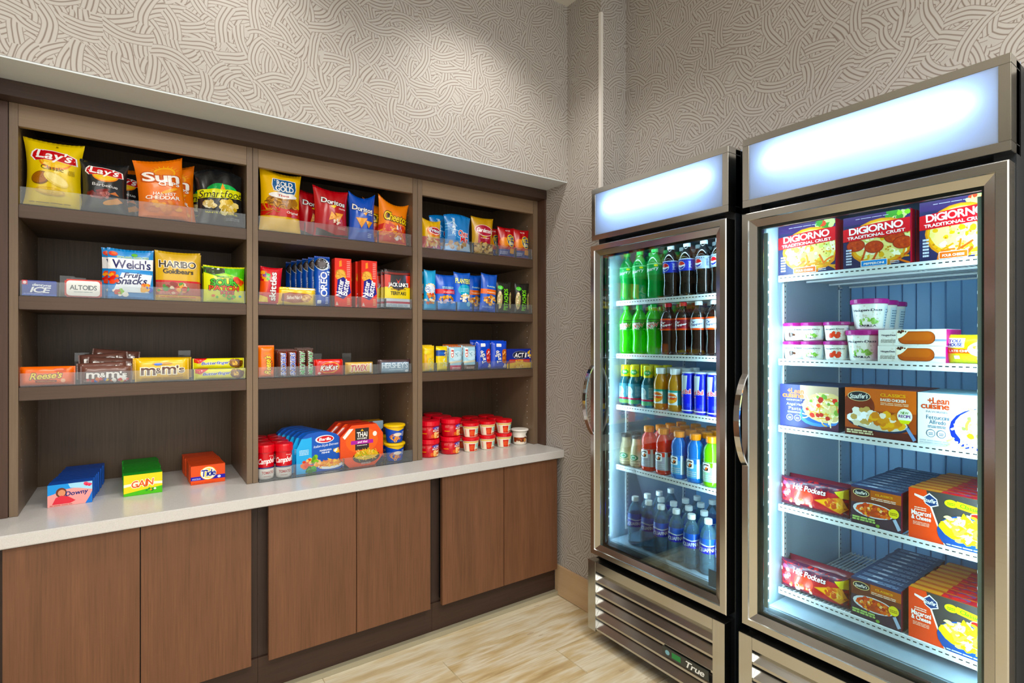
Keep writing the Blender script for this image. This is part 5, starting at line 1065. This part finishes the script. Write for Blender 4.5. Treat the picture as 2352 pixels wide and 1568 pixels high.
def shelve(z, x, items, back, dx, cat, shelf, keep=('cap', 'label', 'drink')):
    cnt = {}
    for u, k in items: cnt[k] = cnt.get(k, 0) + 1
    seen = {}
    for u, k in items:
        i = seen.get(k, 0); seen[k] = i + 1; y = Y_at(u, x)
        lab = GRP[k] + ', front row' + ('' if cnt[k] == 1 else ', %s from the hinge wall' % NUM[i])
        rz = RF + (.52 - (u - 1420) * .0009)
        (put(BOT[k], x, y, z, lab, cat[k], None, rz) if k not in used else more(BOT[k], x, y, z, lab, None, rz)); used[k] = 1
        for b in range(1, back + 1):
            more(BOT[k], x + dx * b, y - .004 * (b % 2), z, GRP[k] + (', %s row' % ORD[b]) + ('' if cnt[k] == 1 else ', %s from the hinge wall' % NUM[i]), GRP[k] + 's', rz, keep=keep)
SD = {k: 'soda bottle' for k in ('sp', 'pe', 'pd', 'md', 'dr', 'dd')}
shelve(S1[0] + .0005, FXP, ((1440, 'sp'), (1470, 'sp'), (1504, 'sp'), (1541, 'pe'), (1578, 'pe'), (1617, 'pd'), (1653, 'pd')), 2, .072, SD, 'top')
shelve(S1[1] + .0005, FXP, ((1438, 'md'), (1469, 'md'), (1502, 'md'), (1535, 'dr'), (1569, 'dr'), (1605, 'dd'), (1641, 'dd')), 2, .072, SD, 'second')
# third shelf: iced tea, juice, energy cans
az = [(.022, 0), (.027, .004), (.028, .012), (.028, .096), (.026, .110), (.019, .126), (.0165, .134), (.0165, .150)]
def l_az(A): A.rect(0, 0, .62, 1, '#4E8494'); A.ell(.28, .62, .2, .24, '#CBD6D8'); A.ell(.28, .70, .12, .14, '#9FB0B4'); A.poly([(.06, .3), (.5, .3), (.44, .52), (.12, .52)], '#B8C6CA'); A.rect(0, .22, 1, .30, '#C84A5A'); A.rect(.1, .02, .8, .2, '#6AB06A'); A.lines(.58, .4, .95, .9, 7, '#BFD4DA')
BOT['az'] = bottle('iced_tea_bottle', az, [(.0172, .126), (.0195, .129), (.0198, .176), (.0185, .1785), (.004, .179)], '#2E6A78', '#E2D23A', (.010, .098, 200, '#3E7686', l_az))
wrap_art(BOT['az'], lambda z: .0200, .131, .174, lambda A: (A.blobs(.5, .6, .5, .3, 16, .12, ['#F2E23A', '#E8C82A', '#8AC03A'], 3), A.ell(.5, .4, .26, .26, '#2E9A4A'), A.text('TEA', .36, .3, .64, .5, '#E8F4E0', 'b')), 180, 'film', 'cap_print', .0004)
to = [(.022, 0), (.028, .004), (.0295, .012), (.0295, .022), (.0280, .026), (.0280, .086), (.0300, .092), (.0295, .108), (.026, .126), (.0185, .142), (.0170, .147), (.0170, .150)]
def l_to(A): A.rect(0, .86, 1, 1, '#3A9A8A'); A.ell(.36, .46, .30, .36, '#F08A2A'); A.ell(.36, .52, .24, .2, '#E8542A'); A.text('Tropicana', .12, .50, .62, .64, '#F4F4E8', 'b', .1, 0, '#2A7A4A'); A.ell(.36, .25, .2, .13, '#F6B24A'); A.rect(.66, 0, 1, .86, '#5AA6B0')
BOT['to'] = bottle('juice_bottle', to, [(.0185, .148), (.0200, .150), (.0200, .170), (.0185, .1725), (.004, .173)], '#E8A41A', '#EEF2F2', (.027, .085, 190, '#E6EEEA', l_to))
rb = [(.022, 0), (.0255, .004), (.0268, .010), (.0268, .150), (.0245, .158)]
def l_rb(A): A.poly([(.18, 1), (.52, 1), (.46, .5), (.2, .56)], '#C4CED6'); A.poly([(.52, 1), (.86, 1), (.9, .6), (.46, .5)], '#1A24B8'); A.text('Red Bull', .06, .50, .66, .62, '#D8203A', 'b', 0, 4, '#E2E6EC'); A.rect(0, .03, 1, .06, '#E4E8F0'); A.blobs(.22, .44, .08, .04, 5, .03, ['#E8A82A', '#D8303A'], 2); A.rr(.5, .14, .66, .24, '#5A62E0', .1)
BOT['rb'] = bottle('energy_drink_can', rb, [(.0246, .157), (.0255, .159), (.0255, .162), (.0235, .163), (.0230, .161)], '#1820C8', '#C8D0D8', (.006, .149, 190, '#1A22D0', l_rb), mat='tinm', capmat='tinm')
CT3 = dict(az='tea bottle', to='juice bottle', rb='energy can')
shelve(S1[2] + .0005, 1.788, ((1430, 'az'), (1458, 'az'), (1489, 'az'), (1518, 'to'), (1551, 'to'), (1582, 'rb'), (1611, 'rb'), (1641, 'rb')), 2, .063, CT3, 'third')
# fourth shelf: coffee and sports drinks
sb = [(.022, 0), (.027, .004), (.028, .010), (.028, .055), (.025, .080), (.0185, .105), (.0185, .122), (.0195, .126)]
def l_sb(A): A.ell(.42, .68, .24, .26, '#2A7A52'); A.ell(.42, .68, .15, .17, '#E8EEE6'); A.ell(.42, .68, .10, .12, '#3A8A62'); A.text('Frappuccino', .14, .28, .74, .40, '#3A2A22', 'b', .15, 3); A.lines(.2, .06, .7, .2, 2, '#6A5A4A')
BOT['sb'] = bottle('coffee_bottle', sb, [(.0205, .124), (.0212, .126), (.0212, .136), (.0195, .138), (.004, .1382)], '#D8C6A2', '#1E2226', (.012, .060, 180, '#D9CBA8', l_sb))
ga = [(.025, 0), (.031, .004), (.0325, .012), (.0322, .020), (.0322, .088), (.0300, .094), (.0322, .100), (.0300, .106), (.0318, .116), (.0315, .130), (.0275, .148), (.0185, .160), (.0175, .170)]
gcap = [(.0195, .164), (.0215, .167), (.0220, .184), (.0200, .188), (.0120, .1895), (.004, .190)]
def l_g(A): A.rr(.16, .50, .52, .95, '#F2F2F0', .15); A.text('G', .20, .56, .46, .90, '#2A2422', 'b', .15); A.poly([(.34, .66), (.44, .86), (.40, .72), (.46, .72), (.36, .56)], '#E86A1E'); A.lines(.2, .1, .6, .4, 3, '#B8C4C8'); A.rect(.62, 0, .72, 1, '#DDE6EA')
def ga_b(c, band): return bottle('sports_drink_bottle', ga, gcap, c, '#F08A1E', (.020, .094, 200, band, l_g))
BOT['gr'] = ga_b('#FF3410', '#A8A4B0'); BOT['gb'] = ga_b('#1A8CF0', '#6AAAD0'); BOT['gg'] = ga_b('#86E814', '#9CCBA8')
CT4 = dict(sb='coffee bottle', gr='sports bottle', gb='sports bottle', gg='sports bottle')
shelve(S1[3] + .0005, 1.790, ((1429, 'sb'), (1462, 'sb'), (1491, 'gr'), (1524, 'gr'), (1560, 'gb'), (1597, 'gb'), (1635, 'gg')), 3, .070, CT4, 'fourth')
# water bottles on the fridge floor
wa = [(.021, 0), (.027, .003), (.031, .012), (.0285, .020), (.031, .028), (.0290, .036), (.031, .044), (.029, .052), (.031, .060), (.0315, .074), (.0315, .122), (.030, .140), (.025, .158), (.0165, .174), (.0130, .180), (.0130, .190)]
def l_wa(A): A.rect(0, 0, 1, .55, '#1420C0'); A.poly([(0, .55), (.3, .66), (.6, .56), (1, .68), (1, .58), (.6, .48), (.3, .56), (0, .47)], '#DDE8F4'); A.text('AQUAFINA', .16, .14, .84, .40, '#E8F0FA', 'b', 0, 3)
wb = bottle('water_bottle', wa, [(.0145, .186), (.0150, .188), (.0150, .203), (.0138, .205), (.004, .2052)], '#DDF0F8', '#F2F5F6', (.082, .136, 190, '#2A62C8', l_wa), mat='bottle', fmat='bottle')
first = True
WY = (1.587, 1.516, 1.447, 1.375, 1.300, 1.229, 1.158)
for r in range(4):
    for k, y in enumerate(WY):
        x = 1.766 + r * .0755 + (.0 if k % 2 == 0 else .004); yy = y - r * .003
        lab = ('clear water bottle with a blue label, front row, %s from the hinge wall' % ('first', 'second', 'third', 'fourth', 'fifth', 'sixth', 'seventh')[k]) if r == 0 else 'clear water bottle with a blue label, %s row, %s from the hinge wall' % (ORD[r], ('first', 'second', 'third', 'fourth', 'fifth', 'sixth', 'seventh')[k])
        g_ = None if r == 0 else 'water bottles behind the front row'
        if r >= 2 and k in (1, 4): continue
        rz = RF + .5 - .04 * k
        if first: put(wb, x, yy, .4456, lab, 'water bottle', None, rz); first = False
        else: more(wb, x, yy, .4456, lab, g_, rz, keep=('cap', 'label') if r else None)
o = box_obj('price_sticker', 1.6685, 1.6689, Y_at(1645, 1.668), Y_at(1627, 1.668), .452, .512, M['sticker'] if 'sticker' in M else plain('blue_sticker', '#1668A0', .5), None); tag(o, 'small plain blue sticker in the lower corner of the drinks fridge glass', 'sticker')
# maker plate on the grille
bd = carton('badge', .20, .034, .004, '#2A2E2C', lambda A: (A.rect(.22, .2, .42, .8, '#1E7A3E'), A.ell(.12, .5, .05, .26, '#7AA8B8'), A.text('True', .52, .16, .92, .82, '#D8DCDC', 'b', .35)), 'tinm', .0006)
bd.parent = GR1; bd.location = (1.6295, (Y_at(1523, 1.633) + Y_at(1628, 1.633)) / 2, .138); bd.rotation_euler = (0, 0, RF); bd['label'] = 'black maker plate with green and silver marks'

# ------------------------------------------------------------------ freezer
XF = 1.787
def fz(z, u0, u1, vt, vb, fn, label, cat, dx=0.0, rz=0, group=None, dz=0, ry=0):
    y, w, h = spotf(u0, u1, vt, vb, XF + dx); o = fn(w, h); return put(o, XF + dx, y, z + dz, label, cat, group, RF + rz, 0, ry), y, w, h
def pizza(A, top, seed, pep=False):
    A.rect(0, 0, 1, 1, '#2A2A4E'); A.rect(0, .84, 1, 1, '#3E2A5A'); A.blobs(.82, .93, .16, .06, 16, .06, ['#4A8A3A', '#8ABF4A', '#C8D88A', '#D8482A'], seed)
    A.ell(.58, .46, .50, .44, '#D8882E'); A.ell(.58, .47, .47, .41, '#E8A83E'); A.ell(.58, .48, .43, .37, '#E8D890'); A.blobs(.58, .46, .42, .34, 60, .045, ['#F2EAC0', '#E2D080', '#C8C870', '#F6F0D4', '#E0B050', '#D8DC9A'], seed); A.blobs(.58, .42, .42, .36, 40, .015, ['#B8702A', '#8A9A3A', '#C8923A'], seed + 1)
    A.noodles(.62, .14, .4, .06, 14, .2, .03, ['#E0702A', '#D8902E', '#C8501E'], seed + 2, 0, .6)
    if pep:
        for cx, cy in ((.20, .44), (.48, .38), (.78, .52), (.62, .64), (.90, .40)): A.ell(cx, cy, .145, .115, '#8A2A1C'); A.ell(cx, cy, .135, .105, '#B8452C'); A.blobs(cx, cy, .1, .08, 10, .02, ['#C85A3A', '#A83A24'], 3)
    A.poly([(0, .53), (.5, .55), (1, .58), (1, .84), (.5, .82), (0, .77)], '#CC1A24'); A.text('DiGIORNO', .10, .67, .90, .80, '#FAF6F2', 'b', 0, 2); A.text('TRADITIONAL CRUST', .07, .58, .93, .635, '#F6EEE8', 'b', 0, 2)
    A.lines(.2, .935, .7, .955, 1, '#C8C0D8'); A.rr(.28, .02, .68, .14, '#F6E8DA', .1); A.rr(.29, .03, .67, .13, top, .1); A.lines(.05, .08, .14, .4, 6, '#C8CCDC', seed, .6); A.lines(.72, .04, .85, .1, 2, '#C8CCDC', seed)
digs = []
for i, (u0, u1, vt, vb, c, t, pep, lb) in enumerate(((1784, 1914, 511, 628, '#E0682A', 'FOUR CHEESE', False, 'frozen pizza box with an orange tag, beside the freezer hinge wall'), (1937, 2091, 489, 612, '#2A8AD8', 'PEPPERONI', True, 'frozen pepperoni pizza box with a blue tag in the middle of the top freezer shelf'), (2112, 2282, 459, 601, '#E0682A', 'FOUR CHEESE', False, 'frozen cheese pizza box with an orange tag, nearest the freezer door edge'))):
    def art(A, c=c, t=t, pep=pep, i=i): pizza(A, c, 3 + i, pep); A.text(t, .33, .055, .63, .095, '#FAF2E8', 'b')
    o, y, w, h = fz(S2[0] + .0005, u0, u1, vt, vb, lambda w, h: carton('pizza_box', w, h, .034, '#242442', art, 'card', .001, '#B8283A'), lb, 'pizza box')
    for k in range(1, 4): more(o, XF + .037 * k, y - .002 * k, S2[0] + .0005, 'frozen pizza box, %s in the %s row' % (ORD[k], ('hinge-side', 'middle', 'door-side')[i]), 'pizza boxes behind, row %d' % (i + 1), RF, keep=('none',))
# ice cream
z2 = S2[1] + .0005
def hd(A, pic):
    A.rect(0, 0, 1, 1, '#EDEAE2'); A.blobs(.36, .5, .3, .45, 40, .02, ['#E0DCD0', '#F4F2EC', '#D4CCBC'], 3); A.text('Haagen-Dazs', .12, .68, .66, .80, '#2A2440', 'b', 0, 1)
    if pic == 'choc': A.blobs(.38, .34, .10, .12, 8, .05, ['#4A2A22', '#6A3A2A', '#2E1A16'], 3)
    elif pic == 'berry': A.blobs(.38, .36, .16, .15, 12, .06, ['#D8322A', '#E8503A', '#B8241E'], 4)
    else: A.blobs(.40, .28, .2, .1, 18, .04, ['#7AB04A', '#C8E0A0', '#F6F4EC', '#9CC86A'], 5); A.text('VANILLA', .22, .08, .56, .16, '#2A2440', 'b')
    A.rect(.72, .05, 1, .9, '#D8E4E8'); A.lines(.75, .1, .98, .85, 7, '#7A94A8')
hc = {}
for k in ('choc', 'van', 'berry'): hc[k] = cup('ice_cream_cup', .0295, .0345, .060, .0365, '#EDEAE2', '#9A2E72', lambda A, k=k: hd(A, k), 190, .009)
y0c = [Y_at(u, XF + .037) for u in (1815, 1868, 1922)]
for i, k in enumerate(('choc', 'van', 'berry')):
    nm = ('chocolate', 'vanilla', 'strawberry')[i]
    put(hc[k], XF + .037, y0c[i], z2, 'small %s ice cream cup with a magenta lid, lower one' % nm, 'ice cream cup', None, RF + .55); more(hc[k], XF + .037, y0c[i], z2 + .0615, 'small %s ice cream cup with a magenta lid, upper one' % nm, None, RF + .5)
    for b in range(1, 3):
        for l in range(2): more(hc[k], XF + .037 + .076 * b, y0c[i], z2 + .0615 * l, 'small magenta-lidded ice cream cup, %s row, %s, behind the %s ones' % (ORD[b], ('lower', 'upper')[l], nm), 'small ice cream cups behind the front', RF, keep=('lid',))
pt_ = cup('ice_cream_tub', .0375, .0465, .094, .0495, '#EDEAE2', '#A8327E', lambda A: hd(A, 'van'), 200, .013)
yp = Y_at(1984, XF + .045)
put(pt_, XF + .048, yp, z2, 'tall vanilla ice cream tub with a magenta lid on the freezer shelf', 'ice cream tub', None, RF + .55)
more(pt_, XF + .062, Y_at(1997, XF + .062), z2 + .0948, 'vanilla ice cream tub stacked on top of the other tub', None, RF + .6)
for k in range(1, 3): more(pt_, XF + .062 + .104 * k, Y_at(1997, XF + .062) + .012 * k, z2 + .0948, 'magenta-lidded tub, %s behind the upper tub' % ('first', 'second')[k - 1], 'tubs behind the upper tub', RF + .3); more(pt_, XF + .048 + .104 * k, yp + .012 * k, z2, 'magenta-lidded tub, %s behind the lower tub' % ('first', 'second')[k - 1], 'tubs behind the lower tub', RF + .3)
def a_hbar(A): A.rect(0, 0, 1, 1, '#E9E6E0'); A.blobs(.5, .5, .5, .45, 50, .015, ['#DDD8CE', '#F4F2EE'], 4); A.text('Haagen-Dazs', .05, .58, .27, .72, '#2A2440', 'b'); A.lines(.04, .2, .27, .42, 3, '#6A6458'); A.rect(.78, .28, 1, .40, '#8A97A8'); A.rr(.31, .10, .85, .88, '#7E3A1E', .46); A.rr(.32, .14, .84, .86, '#B4582E', .46); A.rr(.36, .34, .80, .80, '#C0683A', .46); A.poly([(.29, .92), (.47, .92), (.43, .74), (.39, .6), (.35, .5), (.29, .42)], '#F4EEDC'); A.blobs(.36, .86, .07, .08, 7, .018, ['#3A1E16', '#6A3A2A'], 3)
hb, hy, hw_, hh_ = fz(z2, 2016, 2172, 787, 825, lambda w, h: carton('ice_cream_bar_box', w, h, .12, '#E9E6E0', a_hbar, 'card', .001, '#B83A7A'), 'lower one of the two stacked ice cream bar boxes', 'ice cream box')
more(hb, XF + .002, hy - .001, z2 + hh_ + .0006, 'upper one of the two stacked ice cream bar boxes', None, RF)
def a_toll(A): A.rect(0, 0, 1, .34, '#D8D41E'); A.rr(.06, .56, .42, .92, '#F4F2EA', .06); A.text('TOLL', .11, .76, .37, .87, '#3A3A8A', 'b', .1, 2); A.text('HOUSE', .10, .61, .38, .73, '#3A3A8A', 'b', .1, 2); A.poly([(0, .34), (.12, .52), (.8, .50), (1, .34)], '#E8582A'); A.text('LATE CHIP', .12, .40, .50, .48, '#F8E8D8', 'b'); A.ell(.82, .50, .34, .30, '#F2EEE6'); A.ell(.84, .64, .3, .18, '#E8C48A'); A.blobs(.84, .62, .26, .14, 20, .05, ['#D8A05A', '#F0DDB0', '#8A5A2E'], 3); A.rr(.22, .14, .32, .26, '#F6F4E6', .1)
o, ty, *_ = fz(z2, 2178, 2312, 760, 828, lambda w, h: bag('cookie_dough_bag', w, h, .07, '#E2DA22', a_toll, 5, 'foil', .03, .8), 'front lemon yellow frozen cookie bag at the freezer door edge', 'cookie bag', dx=.036)
more(o, XF + .12, ty + .004, z2, 'lemon yellow frozen cookie bag behind the front one', None, RF + .05)
# third shelf
z3 = S2[2] + .0005
def a_lc(A, bg, main, sub, l1, l2, food):
    A.text('+Lean', .14, .80, .42, .92, main, 'b'); A.text('cuisine', .05, .70, .42, .82, main, 'b'); A.text(sub, .12, .625, .40, .66, '#8A8E98' if bg == 'w' else '#C8C8E0', 'b'); t = '#3A5A78' if bg == 'w' else '#DDE0F4'; A.text(l1, .12, .50, .42, .58, t, 'r'); A.text(l2, .16, .41, .38, .49, t, 'r'); A.lines(.14, .34, .38, .39, 2, t); 
    for cx in (.18, .32): A.ell(cx, .23, .06, .075, t); A.ell(cx, .23, .052, .065, '#EDEFF2' if bg == 'w' else '#3A3A6A'); A.lines(cx - .03, .2, cx + .03, .26, 2, t)
def a_lc1(A): A.rect(0, 0, 1, 1, '#2E3166'); A.rect(.36, .68, 1, 1, '#B8A088'); A.poly([(.4, 0), (1, 0), (1, .3)], '#4A2A44'); A.ell(.78, .40, .44, .30, '#5C8ACB', 12); A.ell(.80, .44, .42, .27, '#3A62B4', 12); A.ell(.80, .52, .40, .34, '#D8C08A'); A.noodles(.80, .52, .38, .32, 90, .16, .02, ['#F2E2B8', '#E8CE90', '#F6EED2', '#D8A85A', '#C8D08A'], 3); A.blobs(.78, .5, .34, .28, 18, .04, ['#D8382A', '#E85A3A', '#B82A20', '#7AA04A'], 5); a_lc(A, 'd', '#E86A2A', 'COMFORT', 'Angel Hair', 'Pasta', None)
def a_lc2(A): A.rect(0, 0, 1, 1, '#EDEBE6'); A.ell(.88, .36, .46, .42, '#2A3AB8'); A.ell(.92, .40, .44, .38, '#F2F2F0'); A.ell(.92, .41, .40, .33, '#D8C88E'); A.noodles(.90, .42, .38, .32, 90, .15, .035, ['#F6F2E4', '#E2D4A4', '#EADFB8', '#B8B878', '#A88E50', '#F8F6EE'], 4); A.blobs(.9, .42, .34, .28, 16, .04, ['#A8863A', '#8AA05A'], 5); A.noodles(.62, .08, .3, .08, 16, .12, .03, ['#E8DFC0', '#C8B888', '#F4EEDC'], 7); a_lc(A, 'w', '#D2502E', 'FAVORITES', 'Fettuccini', 'Alfredo', None); A.lines(.03, .04, .42, .12, 2, '#B8BCC2')
def a_sto(A): A.rect(0, 0, 1, 1, '#A84E26'); A.rect(0, .55, 1, 1, '#D2682A'); A.ell(.2, .62, .24, .3, '#7A3420'); A.rect(0, 0, 1, .16, '#5A2A24'); A.ell(.21, .83, .17, .105, '#E8D8A8'); A.ell(.21, .83, .16, .095, '#15202A'); A.text("Stouffer's", .08, .785, .34, .88, '#F6F4EC', 'b', .2, 4); A.text('CLASSICS', .52, .86, .86, .92, '#F2B84A', 'b'); A.text('BAKED CHICKEN', .52, .765, .86, .82, '#F6EEE2', 'b'); A.lines(.52, .69, .9, .75, 2, '#F0CDA8'); A.ell(.48, .30, .44, .17, '#20324E', -4); A.ell(.47, .33, .42, .17, '#D8D4C4', -4); A.blobs(.28, .42, .2, .15, 40, .05, ['#F4F0E4', '#E2D8C0', '#FFFFFF', '#C8A86A'], 4); A.blobs(.60, .36, .24, .14, 34, .06, ['#E0942A', '#D8862A', '#F0B85A', '#C8701E', '#F2E6D2'], 6); A.ell(.85, .50, .10, .15, '#F4F4E4'); A.poly([(.77, .42), (.93, .42), (.90, .35), (.80, .35)], '#D8D83A'); A.text('NEW', .80, .54, .90, .59, '#4A8A2A', 'b'); A.text('RECIPE', .77, .47, .93, .525, '#6A3A8A', 'b'); A.poly([(.86, .26), (.9, .28), (1, .06), (.96, .02)], '#7A96C0'); A.lines(.03, .05, .42, .14, 2, '#E2D8B0', 3, .7)
for i, (u0, u1, vt, vb, art, base, top, lb) in enumerate(((1792, 1926, 879, 979, a_lc1, '#262A4E', '#2A3A5E', 'navy frozen pasta box beside the hinge wall on the third freezer shelf'), (1941, 2105, 890, 1003, a_sto, '#8A3A1E', '#7A3A2E', 'orange frozen baked chicken box in the middle of the third freezer shelf'), (2108, 2290, 898, 1022, a_lc2, '#E6E6E2', '#8FB0C0', 'white frozen pasta box at the door edge of the third freezer shelf'))):
    o, y, w, h = fz(z3, u0, u1, vt, vb, lambda w, h: carton('frozen_meal_box', w, h, .038, base, art, 'card', .001, '#1E2436' if i < 2 else '#C8D0D4', top), lb, 'meal box')
    for k in range(1, 5): more(o, XF + .0405 * k, y + (.001 * k), z3, 'frozen meal box, %s in the row of the %s front box' % (ORD[k], ('navy', 'orange', 'white')[i]), 'meal boxes behind the %s one' % ('navy', 'orange', 'white')[i], RF, parts=False)
# two lower shelves, stocked alike
def a_hot(A): A.rect(0, 0, 1, 1, '#B41C24'); A.rect(0, .78, 1, 1, '#4A1E38'); A.poly([(0, 0), (1, 0), (1, .10), (.4, .14), (0, .2)], '#5E1A34'); A.ell(.40, .45, .15, .26, '#E23A1E'); A.blobs(.36, .24, .2, .1, 16, .03, ['#F2C08A', '#E86A3A', '#F6E2C0'], 3); A.text('Hot Pockets', .24, .66, .72, .84, '#F8F2EE', 'b', .1, -2, '#7A1428'); A.poly([(.56, .44), (.94, .70), (1, .30), (.92, .14)], '#E0962E'); A.poly([(.60, .44), (.92, .64), (.96, .32), (.90, .20)], '#F0B24A'); A.blobs(.82, .44, .1, .14, 14, .03, ['#D8702A', '#F6CE7A', '#C8501E'], 5); A.poly([(.84, .84), (1, .96), (1, .62), (.94, .66)], '#D8C82A'); A.blobs(.1, .62, .08, .2, 10, .03, ['#F0D0D8', '#8A4A6A'], 6)
def a_las(A): A.rect(0, 0, 1, 1, '#3A2A3A'); A.rect(0, .56, 1, .96, '#6A3A2E'); A.rect(.4, .7, 1, 1, '#B8622A'); A.rect(0, .94, 1, 1, '#38365A'); A.ell(.21, .82, .17, .10, '#E8D89A'); A.ell(.21, .82, .155, .085, '#15202A'); A.text("Stouffer's", .09, .78, .33, .86, '#F6F4EC', 'b', .2, 3); A.text('CLASSICS', .50, .82, .84, .87, '#F2B84A', 'b'); A.lines(.42, .70, .9, .78, 2, '#F0DCC8'); A.ell(.46, .42, .42, .19, '#D8DCE2'); A.ell(.48, .42, .37, .16, '#B84A22'); A.blobs(.48, .42, .36, .15, 70, .035, ['#E86A2A', '#D84A1E', '#F2A04A', '#F6D09A', '#B8341A'], 4); A.ell(.86, .46, .10, .12, '#E8D82E'); A.lines(.79, .42, .93, .5, 2, '#8A6A1A'); A.lines(.03, .10, .5, .22, 2, '#A8C87A', 4, .75); A.poly([(.84, .3), (.9, .34), (1, .1), (.94, .05)], '#A8B8D0'); A.ell(.55, .06, .04, .04, '#7AA04A')
def a_macn(A): A.rect(0, 0, 1, 1, '#3A3634'); A.poly([(0, 0), (.47, 0), (.28, .72), (.24, 1), (0, 1)], '#E6481E'); A.poly([(.47, 0), (.49, 0), (.30, .74), (.28, .72)], '#F6E8DA'); A.poly([(.08, .90), (.22, .86), (.20, .80), (.08, .86)], '#F6F0EA'); A.poly([(.20, .86), (.28, .96), (.38, .86), (.40, .74), (.30, .68), (.22, .74)], '#F4F0EA'); A.poly([(.21, .85), (.28, .93), (.37, .85), (.385, .75), (.30, .70), (.23, .75)], '#1E3A6A'); A.text("Stouffer's", .21, .77, .39, .85, '#F6F4EE', 'b', .2, -2); A.lines(.08, .58, .24, .66, 2, '#F6DCC8'); A.text('Macaroni', .04, .48, .30, .575, '#FAF4EE', 'b'); A.text('& Cheese', .04, .39, .30, .475, '#FAF4EE', 'b'); A.lines(.06, .28, .28, .36, 3, '#F6C8B0')
def a_mac2(A):
    a_macn(A); A.ell(.56, .83, .085, .075, '#C8D83A'); A.lines(.51, .8, .61, .86, 2, '#5A7A1A'); A.poly([(.63, .90), (.94, .84), (.94, .70), (.63, .77)], '#E2DA4A'); A.text('Classic', .67, .775, .90, .85, '#4A8A2E', 'b', .1, -8); A.ell(.87, .68, .08, .05, '#F6F0EA'); A.ell(.87, .68, .07, .04, '#C8302E'); A.ell(.74, .27, .36, .36, '#1E4A8E'); A.ell(.76, .36, .34, .24, '#E8D02E'); A.blobs(.76, .37, .32, .22, 40, .05, ['#EADB4A', '#E2C62A', '#F2E87A'], 3); A.noodles(.75, .38, .31, .22, 90, .12, .045, ['#F2E86A', '#E8D23A', '#F6F0A0', '#DDBE24', '#F0E04A'], 5, 0, 3); A.lines(.5, .03, .9, .08, 1, '#C8D4EC')
protos = {}
for s, dv in ((3, 0), (4, 1)):
    z = S2[s] + .0005; wh = ('fourth', 'lowest')[dv]
    if dv == 0:
        P1 = fz(z, 1796, 1949, 1100, 1166, lambda w, h: bar_pack('frozen_sandwich_pack', w, h * 1.0, .05, '#6A1E2E', a_hot, 3, 'film'), 'red frozen sandwich pack at the front of the %s freezer shelf' % wh, 'sandwich pack', dx=.026)
        P2 = fz(z, 1955, 2070, 1122, 1212, lambda w, h: carton('frozen_meal_box', w, h, .036, '#34304E', a_las, 'card', .001, '#6A1E30', '#3A4A6A', lambda A: (A.lines(.1, .2, .9, .8, 2, '#8FA6C0', 2), A.rect(.3, .3, .5, .6, '#C8D0DC'))), 'brown frozen pasta dinner box at the front of the %s freezer shelf' % wh, 'meal box')
        P3 = fz(z, 2087, 2270, 1116, 1235, lambda w, h: carton('frozen_meal_box', w, h, .036, '#D8401E', a_mac2, 'card', .001, '#C8281E', '#B85A24', lambda A: (A.rect(.0, .15, .42, .75, '#D8922C'), A.rect(.42, .12, 1, .88, '#B8303C'), A.blobs(.7, .5, .28, .3, 10, .06, ['#E04A4A', '#A82A4A', '#7A4A7A'], 3))), 'orange macaroni and cheese box at the front of the %s freezer shelf' % wh, 'meal box')
        protos = dict(a=P1, b=P2, c=P3)
    else:
        for k, lb, dx in (('a', 'red frozen sandwich pack', .026), ('b', 'brown frozen pasta dinner box', 0), ('c', 'orange macaroni and cheese box', 0)):
            o, y, w, h = protos[k]; more(o, XF + dx, y, z, '%s at the front of the %s freezer shelf' % (lb, wh), None, RF)
    for k, n, st, dd, lb in (('a', 1, .052, .0, 'red frozen sandwich pack'), ('b', 9, .0375, .0006, 'brown frozen pasta dinner box'), ('c', 7, .0375, -.0012, 'orange macaroni and cheese box')):
        o, y, w, h = protos[k]
        for j in range(1, n + 1): more(o, XF + (.026 if k == 'a' else 0) + st * j, y + dd * j * (1 if j % 2 else .4), z, '%s, %s from the front on the %s shelf' % (lb, ORD[j], wh), '%ss, %s shelf' % (lb, wh), RF, keep=('printed_top', 'end_crimp') )
# keep every package inside its bay or fridge
bpy.context.view_layer.update()
for o in SOLD:
    mw = o.matrix_world; ps = [mw @ v.co for v in o.data.vertices]
    for ch in o.children:
        if ch.name.startswith(('lid', 'cap', 'bottom_seal')): ps += [ch.matrix_world @ v.co for v in ch.data.vertices]
    mz = min(p.z for p in ps)
    if abs(o.rotation_euler.x) + abs(o.rotation_euler.y) > .001 and mz < o.location.z: o.location.z += o.location.z - mz
    if min(p.y for p in ps) > 2.2:
        xm = (min(p.x for p in ps) + max(p.x for p in ps)) / 2
        a, b = min(BAYS, key=lambda q: abs(xm - (q[0] + q[1]) / 2)); lo, hi = min(p.x for p in ps), max(p.x for p in ps)
        if lo < a + .001: o.location.x += a + .001 - lo
        elif hi > b - .001: o.location.x -= hi - b + .001
        mb = max(p.y for p in ps)
        if mb > BY - .001: o.location.y -= mb - BY + .001
    else:
        lo, hi = min(p.y for p in ps), max(p.y for p in ps); y0 = Y1 if (lo + hi) / 2 > 1.045 else Y2
        if lo < y0 + .051: o.location.y += y0 + .051 - lo
        elif hi > y0 + .619: o.location.y -= hi - y0 - .619
SC.render.film_transparent = False
SC.cycles.use_adaptive_sampling = True; SC.cycles.adaptive_threshold = 0.05; SC.cycles.max_bounces = 5; SC.cycles.transparent_max_bounces = 18; SC.cycles.diffuse_bounces = 3; SC.cycles.glossy_bounces = 2; SC.cycles.transmission_bounces = 4
SC.cycles.caustics_reflective = False; SC.cycles.caustics_refractive = False
